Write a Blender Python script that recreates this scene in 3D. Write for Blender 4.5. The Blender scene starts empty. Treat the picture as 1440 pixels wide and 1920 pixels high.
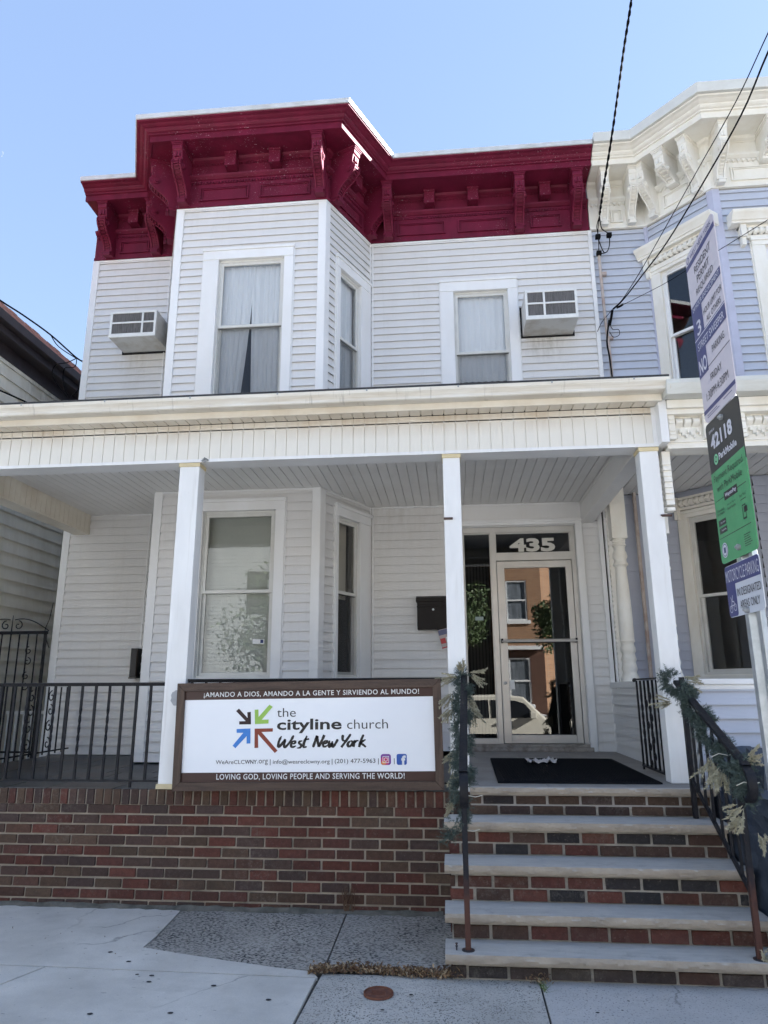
import bpy, bmesh, math, random
from mathutils import Matrix, Vector
random.seed(7)
sc = bpy.context.scene
COL = sc.collection
R = math.radians
# ------------------------------------------------------------------ camera
cam_d = bpy.data.cameras.new('camera')
cam = bpy.data.objects.new('camera', cam_d)
COL.objects.link(cam)
sc.camera = cam
pitch, yaw, roll = R(14.212), R(5.3546), R(-.2421)
fw = Vector((-math.sin(yaw)*math.cos(pitch), math.cos(yaw)*math.cos(pitch), math.sin(pitch)))
rt = Vector((math.cos(yaw), math.sin(yaw), 0))
up = rt.cross(fw)
r2 = rt*math.cos(roll)+up*math.sin(roll)
u2 = -rt*math.sin(roll)+up*math.cos(roll)
mw = Matrix.Identity(4)
for i in range(3):
    mw[i][0] = r2[i]; mw[i][1] = u2[i]; mw[i][2] = -fw[i]
mw[0][3], mw[1][3], mw[2][3] = 0, -5.205, 1.46
cam.matrix_world = mw
cam_d.sensor_fit = 'VERTICAL'
cam_d.sensor_height = 36
cam_d.lens = 36*1312.8/1920
cam_d.clip_start = .05
cam_d.clip_end = 3000
# ------------------------------------------------------------------ sky, sun, exposure
AZ, EL = R(21), R(26)          # direction to the sun: AZ from +X towards +Y
sv = Vector((math.cos(EL)*math.cos(AZ), math.cos(EL)*math.sin(AZ), math.sin(EL)))
w = bpy.data.worlds.new('World'); sc.world = w
w.use_nodes = True
nt = w.node_tree
bg = nt.nodes['Background']
sky = nt.nodes.new('ShaderNodeTexSky')
sky.sky_type = 'NISHITA'
sky.sun_disc = False
sky.sun_elevation = EL
sky.sun_rotation = math.atan2(sv.x, sv.y)
sky.air_density = 1.0
sky.dust_density = .25
sky.ozone_density = 2.5
gm = nt.nodes.new('ShaderNodeGamma'); gm.inputs[1].default_value = .4
sx_ = nt.nodes.new('ShaderNodeVectorMath'); sx_.operation = 'SCALE'; sx_.inputs[3].default_value = 1.12
hs = nt.nodes.new('ShaderNodeHueSaturation'); hs.inputs['Saturation'].default_value = 1.3; hs.inputs['Hue'].default_value = .512
nt.links.new(sky.outputs[0], gm.inputs[0]); nt.links.new(gm.outputs[0], sx_.inputs[0]); nt.links.new(sx_.outputs[0], hs.inputs['Color']); nt.links.new(hs.outputs[0], bg.inputs[0])
bg.inputs[1].default_value = .06
sl = bpy.data.lights.new('sun', 'SUN')
sun = bpy.data.objects.new('sun', sl); COL.objects.link(sun)
sl.energy = 5.0; sl.angle = R(.5); sl.color = (1, .93, .82)
sun.rotation_euler = (-sv).to_track_quat('-Z', 'Y').to_euler()
sun.location = (20, 10, 30)
vs = sc.view_settings
vs.view_transform = 'Standard'; vs.look = 'None'; vs.gamma = 1
vs.exposure = 3.25
vs.use_white_balance = True
vs.white_balance_temperature = 5780
vs.white_balance_tint = 10
sc.cycles.use_denoising = True
sc.cycles.max_bounces = 8
sc.cycles.transparent_max_bounces = 16

# ------------------------------------------------------------------ materials
def newmat(name):
    m = bpy.data.materials.new(name); m.use_nodes = True
    return m, m.node_tree.nodes, m.node_tree.links, m.node_tree.nodes['Principled BSDF']
def coords(N, L, scale=(1, 1, 1), loc=(0, 0, 0)):
    tc = N.new('ShaderNodeTexCoord'); mp = N.new('ShaderNodeMapping')
    mp.inputs['Scale'].default_value = scale; mp.inputs['Location'].default_value = loc
    L.new(tc.outputs['Object'], mp.inputs[0])
    return mp.outputs[0]
def noise(N, L, co, s, d=4, r=.6):
    n = N.new('ShaderNodeTexNoise'); n.inputs['Scale'].default_value = s
    n.inputs['Detail'].default_value = d; n.inputs['Roughness'].default_value = r
    L.new(co, n.inputs['Vector']); return n.outputs[0]
def ramp(N, L, x, a, b, ca=(0, 0, 0, 1), cb=(1, 1, 1, 1)):
    r = N.new('ShaderNodeValToRGB'); e = r.color_ramp.elements
    e[0].position = a; e[1].position = b; e[0].color = ca; e[1].color = cb
    L.new(x, r.inputs[0]); return r.outputs[0]
def mix(N, L, f, a, b, mode='MIX'):
    m = N.new('ShaderNodeMix'); m.data_type = 'RGBA'; m.blend_type = mode
    for s, v in ((0, f), (6, a), (7, b)):
        if isinstance(v, (int, float)): m.inputs[s].default_value = v
        elif isinstance(v, tuple): m.inputs[s].default_value = (*v[:3], 1)
        else: L.new(v, m.inputs[s])
    return m.outputs[2]
def mth(N, L, op, a, b=None):
    m = N.new('ShaderNodeMath'); m.operation = op
    for i, v in enumerate((a, b)):
        if v is None: continue
        if isinstance(v, (int, float)): m.inputs[i].default_value = v
        else: L.new(v, m.inputs[i])
    return m.outputs[0]
def bump(N, L, P, h, strength=.3, dist=.01):
    b = N.new('ShaderNodeBump'); b.inputs['Strength'].default_value = strength
    b.inputs['Distance'].default_value = dist
    L.new(h, b.inputs['Height']); L.new(b.outputs[0], P.inputs['Normal'])
def blob(N, L, c, r):
    """1 at c falling to 0 on the ellipsoid r (object space)"""
    tc = N.new('ShaderNodeTexCoord'); mp = N.new('ShaderNodeMapping')
    mp.inputs['Scale'].default_value = tuple(1/q for q in r)
    mp.inputs['Location'].default_value = tuple(-a/q for a, q in zip(c, r))
    g = N.new('ShaderNodeTexGradient'); g.gradient_type = 'SPHERICAL'
    L.new(tc.outputs['Object'], mp.inputs[0]); L.new(mp.outputs[0], g.inputs[0])
    return g.outputs[1]
def mat(name, c, rough=.6, c2=None, scale=6, amt=.5, stretch=(1, 1, 1), bs=40, bst=.1, metal=0, spec=.5, lo=.4, hi=.65):
    """painted / plain surface: base colour c mottled towards c2, fine bump"""
    m, N, L, P = newmat(name)
    co = coords(N, L, stretch)
    if c2 is None: c2 = tuple(x*.82 for x in c)
    f = ramp(N, L, noise(N, L, co, scale), lo, hi)
    L.new(mix(N, L, mth(N, L, 'MULTIPLY', f, amt), c, c2), P.inputs['Base Color'])
    P.inputs['Roughness'].default_value = rough; P.inputs['Metallic'].default_value = metal
    P.inputs['Specular IOR Level'].default_value = spec
    if bst: bump(N, L, P, noise(N, L, coords(N, L), bs), bst)
    return m
def flat(name, c, rough=.55, metal=0, spec=.4):
    m, N, L, P = newmat(name)
    P.inputs['Base Color'].default_value = (*c, 1); P.inputs['Roughness'].default_value = rough
    P.inputs['Metallic'].default_value = metal; P.inputs['Specular IOR Level'].default_value = spec
    co = coords(N, L)
    L.new(mix(N, L, ramp(N, L, noise(N, L, co, 25), .35, .7), c, tuple(x*.9 for x in c)), P.inputs['Base Color'])
    return m

def siding_mat(name, c, stains=(), grime=.14):
    m, N, L, P = newmat(name)
    co = coords(N, L, (1.2, 1.2, .35))
    f = ramp(N, L, noise(N, L, co, 3.5), .42, .72)
    col = mix(N, L, mth(N, L, 'MULTIPLY', f, grime), c, tuple(x*q for x, q in zip(c, (.80, .77, .70))))
    f2 = ramp(N, L, noise(N, L, coords(N, L, (9, 9, .5)), 2.2), .55, .75)
    col = mix(N, L, mth(N, L, 'MULTIPLY', f2, .10), col, (.3, .27, .22))
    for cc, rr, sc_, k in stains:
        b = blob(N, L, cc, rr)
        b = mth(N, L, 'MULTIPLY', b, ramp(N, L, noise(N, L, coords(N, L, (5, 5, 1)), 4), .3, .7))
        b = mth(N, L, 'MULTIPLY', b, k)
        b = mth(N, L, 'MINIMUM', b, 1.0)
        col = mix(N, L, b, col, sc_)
    L.new(col, P.inputs['Base Color'])
    P.inputs['Roughness'].default_value = .5
    P.inputs['Specular IOR Level'].default_value = .35
    bump(N, L, P, mth(N, L, 'ADD', noise(N, L, coords(N, L, (1, 1, 8)), 14), noise(N, L, coords(N, L, (.5, .5, 1)), 2.3)), .14, .01)
    return m
SID = (.72, .71, .70)
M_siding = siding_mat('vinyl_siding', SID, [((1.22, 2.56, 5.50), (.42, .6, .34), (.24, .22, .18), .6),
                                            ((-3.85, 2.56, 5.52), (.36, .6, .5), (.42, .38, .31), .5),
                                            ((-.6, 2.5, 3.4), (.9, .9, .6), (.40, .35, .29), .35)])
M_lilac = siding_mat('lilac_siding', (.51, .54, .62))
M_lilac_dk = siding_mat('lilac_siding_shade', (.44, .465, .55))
M_trim = mat('white_trim', (.80, .80, .80), .45, (.66, .64, .60), 2.5, .35, (1, 1, .4))
def scuffed():
    m, N, L, P = newmat('porch_white_paint')
    base = mix(N, L, ramp(N, L, noise(N, L, coords(N, L, (1, 1, .3)), 3), .4, .65), (.84, .84, .83), (.74, .735, .72))
    sp = ramp(N, L, noise(N, L, coords(N, L, (1, 1, .6)), 28, 5, .8), .68, .70)
    zn = ramp(N, L, noise(N, L, coords(N, L, (1, 1, .7)), 1.6, 2), .48, .60)
    col = mix(N, L, mth(N, L, 'MULTIPLY', mth(N, L, 'MULTIPLY', sp, zn), .6), base, (.36, .34, .32))
    st = ramp(N, L, noise(N, L, coords(N, L, (10, 10, .5)), 2.4, 3), .60, .74)
    col = mix(N, L, mth(N, L, 'MULTIPLY', st, .22), col, (.45, .42, .37))
    L.new(col, P.inputs['Base Color']); P.inputs['Roughness'].default_value = .4
    bump(N, L, P, noise(N, L, coords(N, L, (1, 1, .3)), 30), .12)
    return m
M_trimw = scuffed()
M_cream = mat('cream_trim', (.76, .71, .61), .5, (.55, .46, .34), 3, .5)
M_creamp = mat('cream_wood', (.66, .56, .34), .6)
M_ceil = mat('ceiling_vinyl', (.80, .79, .77), .45, (.70, .68, .65), 2, .5)
M_groove = flat('groove_dark', (.16, .15, .14), .8)
M_sash = mat('window_vinyl', (.66, .655, .62), .35, (.5, .48, .43), 5, .35)
M_alu = mat('anodised_frame', (.66, .64, .60), .32, (.54, .52, .48), 4, .4, metal=.35)
M_white = flat('white_enamel', (.78, .78, .76), .4)
M_iron = mat('black_iron', (.012, .013, .017), .45, (.026, .024, .025), 30, .6, bst=.25, bs=80, spec=.18)
M_black = flat('black_plastic', (.010, .010, .012), .5, 0, .2)
M_box = mat('mailbox_metal', (.014, .011, .010), .5, (.02, .016, .014), 10, .5, spec=.2)
M_dark = flat('dark_interior', (.035, .034, .033), .8)
M_room = flat('room_wall', (.10, .095, .09), .9)
M_shingle = mat('dark_shingle', (.035, .036, .04), .9, (.06, .06, .06), 40, .7, bst=.6)
M_roofcap = mat('roof_flashing', (.60, .62, .64), .5, (.42, .42, .40), 5, .6)
M_galv = mat('galvanised_steel', (.46, .48, .50), .42, (.33, .35, .37), 22, .8, metal=.65, bst=.05)
M_galv2 = mat('galvanised_dull', (.36, .37, .38), .5, (.25, .26, .27), 22, .8, metal=.5)

def porch_vinyl():
    m, N, L, P = newmat('beam_vinyl')
    tc = N.new('ShaderNodeTexCoord'); s = N.new('ShaderNodeSeparateXYZ'); L.new(tc.outputs['Object'], s.inputs[0])
    mr = N.new('ShaderNodeMapRange'); mr.inputs[1].default_value = 3.38; mr.inputs[2].default_value = 3.54
    L.new(s.outputs[2], mr.inputs[0])
    n = ramp(N, L, noise(N, L, coords(N, L, (1, 1, .6)), 1.6), .30, .62)
    n2 = ramp(N, L, noise(N, L, coords(N, L, (14, 14, 1)), 2.0), .3, .75)
    f = mth(N, L, 'MULTIPLY', mth(N, L, 'MULTIPLY', mr.outputs[0], n), mth(N, L, 'ADD', mth(N, L, 'MULTIPLY', n2, .4), .5))
    col = mix(N, L, f, (.74, .715, .65), (.46, .36, .24))
    L.new(col, P.inputs['Base Color']); P.inputs['Roughness'].default_value = .45
    bump(N, L, P, noise(N, L, coords(N, L), 9), .08)
    return m
M_beam = porch_vinyl()
def gutter_mat():
    m, N, L, P = newmat('gutter_enamel')
    n = ramp(N, L, noise(N, L, coords(N, L, (.8, 1, 9)), 3), .35, .7)
    col = mix(N, L, n, (.76, .73, .66), (.62, .56, .46))
    n2 = ramp(N, L, noise(N, L, coords(N, L, (14, 3, .6)), 2), .60, .72)
    col = mix(N, L, mth(N, L, 'MULTIPLY', n2, .35), col, (.2, .17, .13))
    L.new(col, P.inputs['Base Color']); P.inputs['Roughness'].default_value = .42
    return m
M_gutter = gutter_mat()
def peeling(name, c, c2, under, thr=.63):
    m, N, L, P = newmat(name)
    co = coords(N, L)
    base = mix(N, L, ramp(N, L, noise(N, L, coords(N, L, (1, 1, .5)), 5), .35, .7), c, c2)
    fl = ramp(N, L, noise(N, L, coords(N, L, (1, 1, 1.8)), 42, 5, .75), thr, thr+.012)
    zone = ramp(N, L, noise(N, L, co, 1.7, 2), .50, .60)
    col = mix(N, L, mth(N, L, 'MULTIPLY', fl, zone), base, under)
    L.new(col, P.inputs['Base Color']); P.inputs['Roughness'].default_value = .6
    P.inputs['Specular IOR Level'].default_value = .25
    h = mth(N, L, 'ADD', noise(N, L, coords(N, L, (1, 1, 1)), 30, 6, .7), mth(N, L, 'MULTIPLY', fl, -1.2))
    bump(N, L, P, h, .22, .006)
    return m
M_red = peeling('dark_red_paint', (.148, .0085, .034), (.095, .006, .022), (.50, .38, .40), .635)
M_ivory = peeling('ivory_paint', (.84, .82, .76), (.76, .72, .63), (.25, .2, .16), .70)
def glass_mat(name, k=.10, tint=(.95, .96, .96), pw=1.0):
    m = bpy.data.materials.new(name); m.use_nodes = True; N = m.node_tree.nodes; L = m.node_tree.links
    N.remove(N['Principled BSDF']); out = N['Material Output']
    tr = N.new('ShaderNodeBsdfTransparent'); tr.inputs[0].default_value = (*tint, 1)
    gl = N.new('ShaderNodeBsdfGlossy'); gl.inputs['Roughness'].default_value = .0
    lw = N.new('ShaderNodeFresnel'); lw.inputs[0].default_value = 1.5
    f = mth(N, L, 'ADD', lw.outputs[0], k); f = mth(N, L, 'MINIMUM', f, 1.0)
    mx = N.new('ShaderNodeMixShader'); L.new(f, mx.inputs[0]); L.new(tr.outputs[0], mx.inputs[1]); L.new(gl.outputs[0], mx.inputs[2])
    b = N.new('ShaderNodeBump'); b.inputs['Strength'].default_value = .02; b.inputs['Distance'].default_value = .01
    L.new(noise(N, L, coords(N, L), 1.3, 1), b.inputs['Height']); L.new(b.outputs[0], gl.inputs['Normal'])
    L.new(mx.outputs[0], out.inputs[0]); return m
M_glass = glass_mat('window_glass', .03, (.98, .985, .985))
M_glassd = glass_mat('door_glass', .07, (.35, .36, .36))
def screen_mat():
    m = bpy.data.materials.new('insect_mesh'); m.use_nodes = True; N = m.node_tree.nodes; L = m.node_tree.links
    P = N['Principled BSDF']; P.inputs['Base Color'].default_value = (.045, .047, .052, 1); P.inputs['Roughness'].default_value = .7
    tr = N.new('ShaderNodeBsdfTransparent'); mx = N.new('ShaderNodeMixShader')
    n = noise(N, L, coords(N, L, (3, 3, .4)), 6)
    r = N.new('ShaderNodeMapRange'); r.inputs[3].default_value = .22; r.inputs[4].default_value = .34
    L.new(n, r.inputs[0]); L.new(r.outputs[0], mx.inputs[0])
    L.new(tr.outputs[0], mx.inputs[1]); L.new(P.outputs[0], mx.inputs[2]); L.new(mx.outputs[0], N['Material Output'].inputs[0])
    return m
M_screen = screen_mat()
def curtain_mat():
    m, N, L, P = newmat('sheer_curtain')
    P.inputs['Base Color'].default_value = (.90, .93, .97, 1); P.inputs['Roughness'].default_value = .9
    tr = N.new('ShaderNodeBsdfTranslucent'); tr.inputs[0].default_value = (.8, .8, .8, 1)
    mx = N.new('ShaderNodeMixShader'); mx.inputs[0].default_value = .08
    L.new(P.outputs[0], mx.inputs[1]); L.new(tr.outputs[0], mx.inputs[2]); L.new(mx.outputs[0], N['Material Output'].inputs[0])
    return m
M_curtain = curtain_mat()
M_shade = mat('roller_shade', (.42, .44, .40), .8, (.35, .37, .34), 3, .5)
M_shade2 = mat('beige_shade', (.50, .46, .38), .8)
M_blind = flat('vertical_blind', (.12, .115, .10), .7)
def attr_mat(name, rough=.85, bs=120, bst=.7, dirt=(.30, .28, .25), dk=.25, spec=.2):
    m, N, L, P = newmat(name)
    a = N.new('ShaderNodeVertexColor'); a.layer_name = 'Col'
    co = coords(N, L)
    n = ramp(N, L, noise(N, L, co, 32, 6, .8), .3, .72)
    col = mix(N, L, n, a.outputs[0], mix(N, L, 1.0, a.outputs[0], (.45, .45, .45), 'MULTIPLY'))
    n2 = ramp(N, L, noise(N, L, co, 55, 4, .8), .60, .68)
    col = mix(N, L, mth(N, L, 'MULTIPLY', n2, dk), col, dirt)
    n3 = ramp(N, L, noise(N, L, coords(N, L, (.7, .7, 1.6)), 2.2, 4), .45, .75)
    col = mix(N, L, mth(N, L, 'MULTIPLY', n3, .35), col, (.045, .043, .036))
    ef = mth(N, L, 'MULTIPLY', ramp(N, L, noise(N, L, coords(N, L, (1, 1, 1.3)), 1.9, 3), .50, .66), ramp(N, L, noise(N, L, co, 24, 6, .85), .50, .66))
    col = mix(N, L, mth(N, L, 'MULTIPLY', ef, dk*.9), col, (.30, .27, .23))
    L.new(col, P.inputs['Base Color']); P.inputs['Roughness'].default_value = rough
    P.inputs['Specular IOR Level'].default_value = spec
    bump(N, L, P, noise(N, L, co, bs, 5, .7), bst, .006)
    return m
M_brick = attr_mat('fired_brick', .9, 90, 1.0, (.26, .22, .18), .45)
M_mortar = mat('mortar', (.44, .38, .305), .95, (.27, .235, .185), 5, .8, bst=.9, bs=90)
M_mortar2 = mat('pale_mortar', (.40, .37, .32), .95, (.20, .185, .155), 8, .8, bst=1, bs=60)
def stone_mat(name, top, face, bst=.5):
    m, N, L, P = newmat(name)
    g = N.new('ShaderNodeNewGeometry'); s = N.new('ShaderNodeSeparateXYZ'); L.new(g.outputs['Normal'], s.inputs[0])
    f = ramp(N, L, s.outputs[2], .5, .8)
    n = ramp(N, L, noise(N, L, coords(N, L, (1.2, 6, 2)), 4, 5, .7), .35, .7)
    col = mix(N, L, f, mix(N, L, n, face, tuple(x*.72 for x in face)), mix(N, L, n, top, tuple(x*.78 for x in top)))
    n2 = ramp(N, L, noise(N, L, coords(N, L), 9, 6, .75), .55, .75)
    col = mix(N, L, mth(N, L, 'MULTIPLY', n2, .45), col, (.13, .12, .11))
    L.new(col, P.inputs['Base Color']); P.inputs['Roughness'].default_value = .8
    bump(N, L, P, noise(N, L, coords(N, L), 35, 7, .75), bst, .008)
    return m
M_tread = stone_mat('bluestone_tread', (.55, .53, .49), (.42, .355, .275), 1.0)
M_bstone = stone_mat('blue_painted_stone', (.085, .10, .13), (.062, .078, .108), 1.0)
def concrete(name, c, pits=.0, pitscale=60, c2=None, psize=.62, stretch=(1, 1, 1), big=.5):
    m, N, L, P = newmat(name)
    co = coords(N, L)
    c2 = c2 or tuple(x*.78 for x in c)
    n = ramp(N, L, noise(N, L, co, 1.3, 6, .65), .32, .7)
    col = mix(N, L, mth(N, L, 'MULTIPLY', n, big), c, c2)
    n1 = ramp(N, L, noise(N, L, co, 130, 4, .85), .35, .7)
    col = mix(N, L, mth(N, L, 'MULTIPLY', n1, .45), col, tuple(x*.5 for x in c))
    h = noise(N, L, co, 110, 5, .8)
    vo = N.new('ShaderNodeTexVoronoi'); vo.feature = 'DISTANCE_TO_EDGE'; vo.inputs['Scale'].default_value = .55
    dn = N.new('ShaderNodeTexNoise'); dn.inputs['Scale'].default_value = 5; dn.inputs['Detail'].default_value = 6; L.new(co, dn.inputs['Vector'])
    va = N.new('ShaderNodeVectorMath'); va.operation = 'MULTIPLY_ADD'; va.inputs[1].default_value = (.16, .16, .16); L.new(dn.outputs['Color'], va.inputs[0]); L.new(co, va.inputs[2])
    L.new(va.outputs[0], vo.inputs['Vector'])
    ck = ramp(N, L, vo.outputs[0], .0012, .0035, (1, 1, 1, 1), (0, 0, 0, 1))
    ckm = mth(N, L, 'MULTIPLY', ck, ramp(N, L, noise(N, L, co, 1.1, 2), .46, .54))
    col = mix(N, L, mth(N, L, 'MULTIPLY', ckm, .7), col, tuple(x*.3 for x in c))
    st = ramp(N, L, noise(N, L, coords(N, L, (1, 1.6, 1)), 3.2, 5, .7), .56, .70)
    col = mix(N, L, mth(N, L, 'MULTIPLY', st, .35), col, tuple(x*.5 for x in c))
    if pits:
        p = ramp(N, L, noise(N, L, coords(N, L, stretch), pitscale, 2, .5), psize, psize+.05)
        z = ramp(N, L, noise(N, L, co, 2.1, 3), .38, .6)
        pz = mth(N, L, 'MULTIPLY', p, mth(N, L, 'ADD', mth(N, L, 'MULTIPLY', z, .5), .5))
        col = mix(N, L, mth(N, L, 'MULTIPLY', pz, pits), col, (.035, .036, .038))
        h = mth(N, L, 'SUBTRACT', h, mth(N, L, 'MULTIPLY', p, 1.5))
    L.new(col, P.inputs['Base Color']); P.inputs['Roughness'].default_value = .85
    P.inputs['Specular IOR Level'].default_value = .25
    bump(N, L, P, h, .45, .005)
    return m
M_conc = concrete('light_concrete', (.76, .73, .67), .7, 38, (.47, .45, .41), .70, (.6, 1.4, 1), 1.0)
M_agg = concrete('aggregate_concrete', (.50, .47, .42), 1.0, 70, (.28, .265, .24), .52, (.75, 1.15, 1), 1.0)
M_conc2 = concrete('rough_concrete', (.60, .575, .525), .8, 120, (.38, .365, .33), .57, (1, 1, 1), 1.0)
M_conc3 = concrete('bluish_concrete', (.57, .55, .525), .6, 90, (.38, .37, .355), .61, (1, 1, 1), .8)
M_joint = mat('joint_dirt', (.10, .095, .085), .95, (.05, .045, .04), 20, .8, bst=.8)
M_asphalt = concrete('asphalt', (.26, .25, .235), .0)
M_slab = mat('porch_concrete', (.33, .31, .285), .7, (.24, .22, .20), 4, .6, bst=.3)
M_flag = attr_mat('flagstone_paving', .45, 40, .3, (.12, .12, .12), .2, .5)
M_wood = mat('stained_wood', (.085, .052, .034), .6, (.045, .026, .018), 7, .9, (.5, .5, 6), bs=50, bst=.5)
M_woodv = mat('stained_wood_upright', (.095, .058, .038), .6, (.045, .028, .018), 7, .9, (6, .5, .5), bs=50, bst=.5)

# ------------------------------------------------------------------ helpers
def tag(o, label=None, cat=None, group=None, kind=None):
    if label: o['label'] = label
    if cat: o['category'] = cat
    if group: o['group'] = group
    if kind: o['kind'] = kind
    return o
def thing(name, loc, label, cat, group=None):
    o = bpy.data.objects.new(name, None); o.empty_display_size = .1
    COL.objects.link(o); o.location = loc
    return tag(o, label, cat, group)
def FR(o, u, v):
    """frame: columns u (along), v (outwards), z up"""
    u = Vector(u).normalized(); v = Vector(v).normalized()
    m = Matrix.Identity(4)
    for i in range(3):
        m[i][0] = u[i]; m[i][1] = v[i]; m[i][2] = (0, 0, 1)[i]; m[i][3] = o[i]
    return m
class MB:
    def __init__(s, M=None):
        s.v = []; s.f = []; s.mi = []; s.c = []; s.M = M or Matrix.Identity(4)
    def add(s, vs_, fs, mi=0, col=None):
        b = len(s.v)
        s.v += [tuple(s.M @ Vector(p)) for p in vs_]
        for f in fs:
            s.f.append([b+i for i in f]); s.mi.append(mi); s.c.append(col)
    def quad(s, a, b, c, d, mi=0): s.add([a, b, c, d], [(0, 1, 2, 3)], mi)
    def box(s, x0, x1, y0, y1, z0, z1, mi=0, col=None):
        s.add([(x0, y0, z0), (x1, y0, z0), (x1, y1, z0), (x0, y1, z0), (x0, y0, z1), (x1, y0, z1), (x1, y1, z1), (x0, y1, z1)],
              [(0, 3, 2, 1), (4, 5, 6, 7), (0, 1, 5, 4), (1, 2, 6, 5), (2, 3, 7, 6), (3, 0, 4, 7)], mi, col)
    def rings(s, rs, mi=0, close=True, caps=True):
        n = len(rs[0]); vs_ = [p for r in rs for p in r]; fs = []
        for i in range(len(rs)-1):
            for j in range(n if close else n-1):
                k = (j+1) % n
                fs.append((i*n+j, i*n+k, (i+1)*n+k, (i+1)*n+j))
        if caps:
            fs.append(tuple(range(n))[::-1]); fs.append(tuple((len(rs)-1)*n+j for j in range(n)))
        s.add(vs_, fs, mi)
    def prism(s, poly, axis, a0, a1, mi=0):
        def P(p, a):
            return (a, p[0], p[1]) if axis == 0 else ((p[0], a, p[1]) if axis == 1 else (p[0], p[1], a))
        s.rings([[P(p, a0) for p in poly], [P(p, a1) for p in poly]], mi)
    def tube(s, pts, r, n=8, mi=0, caps=True, sq=False):
        pts = [Vector(p) for p in pts]; rs = []; nrm = None
        for i, p in enumerate(pts):
            t = (pts[min(i+1, len(pts)-1)]-pts[max(i-1, 0)]).normalized()
            if nrm is None:
                nrm = t.cross(Vector((0, 0, 1)))
                if nrm.length < .1: nrm = t.cross(Vector((0, 1, 0)))
                if sq and abs(t.z) > .99: nrm = Vector((1, 0, 0))
            nrm = (nrm-t*nrm.dot(t)).normalized(); b = t.cross(nrm)
            rr = r[i] if isinstance(r, (list, tuple)) else r
            k = n
            off = math.pi/4 if sq else 0
            rs.append([tuple(p+(nrm*math.cos(2*math.pi*j/k+off)+b*math.sin(2*math.pi*j/k+off))*rr) for j in range(k)])
        s.rings(rs, mi, True, caps)
    def lathe(s, prof, cx, cy, n=24, mi=0):
        rs = [[(cx+r*math.cos(2*math.pi*j/n), cy+r*math.sin(2*math.pi*j/n), z) for j in range(n)] for r, z in prof]
        s.rings(rs, mi)
    def sweep(s, prof, path, mi=0):
        """closed profile (o,z) swept with mitres along a plan path, o offset to the right of travel"""
        n = len(path); rs = []
        for i, p in enumerate(path):
            def nr(a, b):
                d = Vector((b[0]-a[0], b[1]-a[1])).normalized(); return Vector((d.y, -d.x))
            if i == 0: m_ = nr(path[0], path[1])
            elif i == n-1: m_ = nr(path[-2], path[-1])
            else:
                a, b = nr(path[i-1], p), nr(p, path[i+1]); m_ = (a+b)/(1+a.dot(b))
            rs.append([(p[0]+m_.x*o, p[1]+m_.y*o, z) for o, z in prof])
        s.rings(rs, mi)
    def text(s, body, u0, u1, w0, w1, M, mi=0, bold=0., shear=0., lift=.0015, space=1.0):
        cu = bpy.data.curves.new('t', 'FONT'); cu.body = body; cu.offset = bold; cu.shear = shear; cu.space_character = space
        cu.resolution_u = 3; cu.fill_mode = 'FRONT' if hasattr(cu, 'fill_mode') and cu.dimensions == '3D' else cu.fill_mode
        o = bpy.data.objects.new('t', cu); COL.objects.link(o)
        dg = bpy.context.evaluated_depsgraph_get(); dg.update()
        me = o.evaluated_get(dg).to_mesh()
        vv = [tuple(q.co) for q in me.vertices]; ff = [tuple(p.vertices) for p in me.polygons]
        o.evaluated_get(dg).to_mesh_clear(); bpy.data.objects.remove(o); bpy.data.curves.remove(cu)
        if not vv: return
        x0 = min(p[0] for p in vv); x1 = max(p[0] for p in vv); y0 = min(p[1] for p in vv); y1 = max(p[1] for p in vv)
        old = s.M; s.M = M
        s.add([(u0+(p[0]-x0)/(x1-x0)*(u1-u0), lift, w0+(p[1]-y0)/(y1-y0)*(w1-w0)) for p in vv], ff, mi)
        s.M = old
    def build(s, name, mats, parent=None, smooth=False, bevel=0, recalc=True, label=None, origin=None):
        me = bpy.data.meshes.new(name)
        if not isinstance(mats, (list, tuple)): mats = [mats]
        for m in mats: me.materials.append(m)
        O = Vector(origin) if origin is not None else (Vector(parent.location) if (parent is not None and parent.type == 'EMPTY') else None)
        me.from_pydata(s.v, [], s.f)
        me.polygons.foreach_set('material_index', s.mi)
        if any(c is not None for c in s.c):
            ca = me.color_attributes.new('Col', 'FLOAT_COLOR', 'CORNER')
            for p, c in zip(me.polygons, s.c):
                for li in p.loop_indices: ca.data[li].color = (*(c or (.5, .5, .5)), 1)
        if recalc:
            bm = bmesh.new(); bm.from_mesh(me); bmesh.ops.recalc_face_normals(bm, faces=bm.faces); bm.to_mesh(me); bm.free()
        if smooth:
            me.polygons.foreach_set('use_smooth', [True]*len(me.polygons))
            me.set_sharp_from_angle(angle=R(smooth if smooth > 1 else 40))
        me.update()
        o = bpy.data.objects.new(name, me); COL.objects.link(o)
        if bevel:
            b = o.modifiers.new('bevel', 'BEVEL'); b.width = bevel; b.segments = 2; b.limit_method = 'ANGLE'; b.angle_limit = R(40)
        if parent is not None:
            o.parent = parent
            pw = Matrix.Identity(4)
            q = parent
            while q is not None:
                if q.type == 'EMPTY': pw = Matrix.Translation(q.location)
                q = q.parent
            # children of meshes sit in world coordinates already
            if parent.type == 'EMPTY': o.matrix_parent_inverse = pw.inverted()
        if label: o['label'] = label
        return o
def dup(o, M, parent=None, name=None):
    c = o.copy(); COL.objects.link(c)
    c.parent = parent; c.matrix_parent_inverse = Matrix.Identity(4); c.matrix_basis = M
    if parent is not None and parent.type == 'EMPTY': c.matrix_parent_inverse = Matrix.Translation(parent.location).inverted()
    return c

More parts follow.
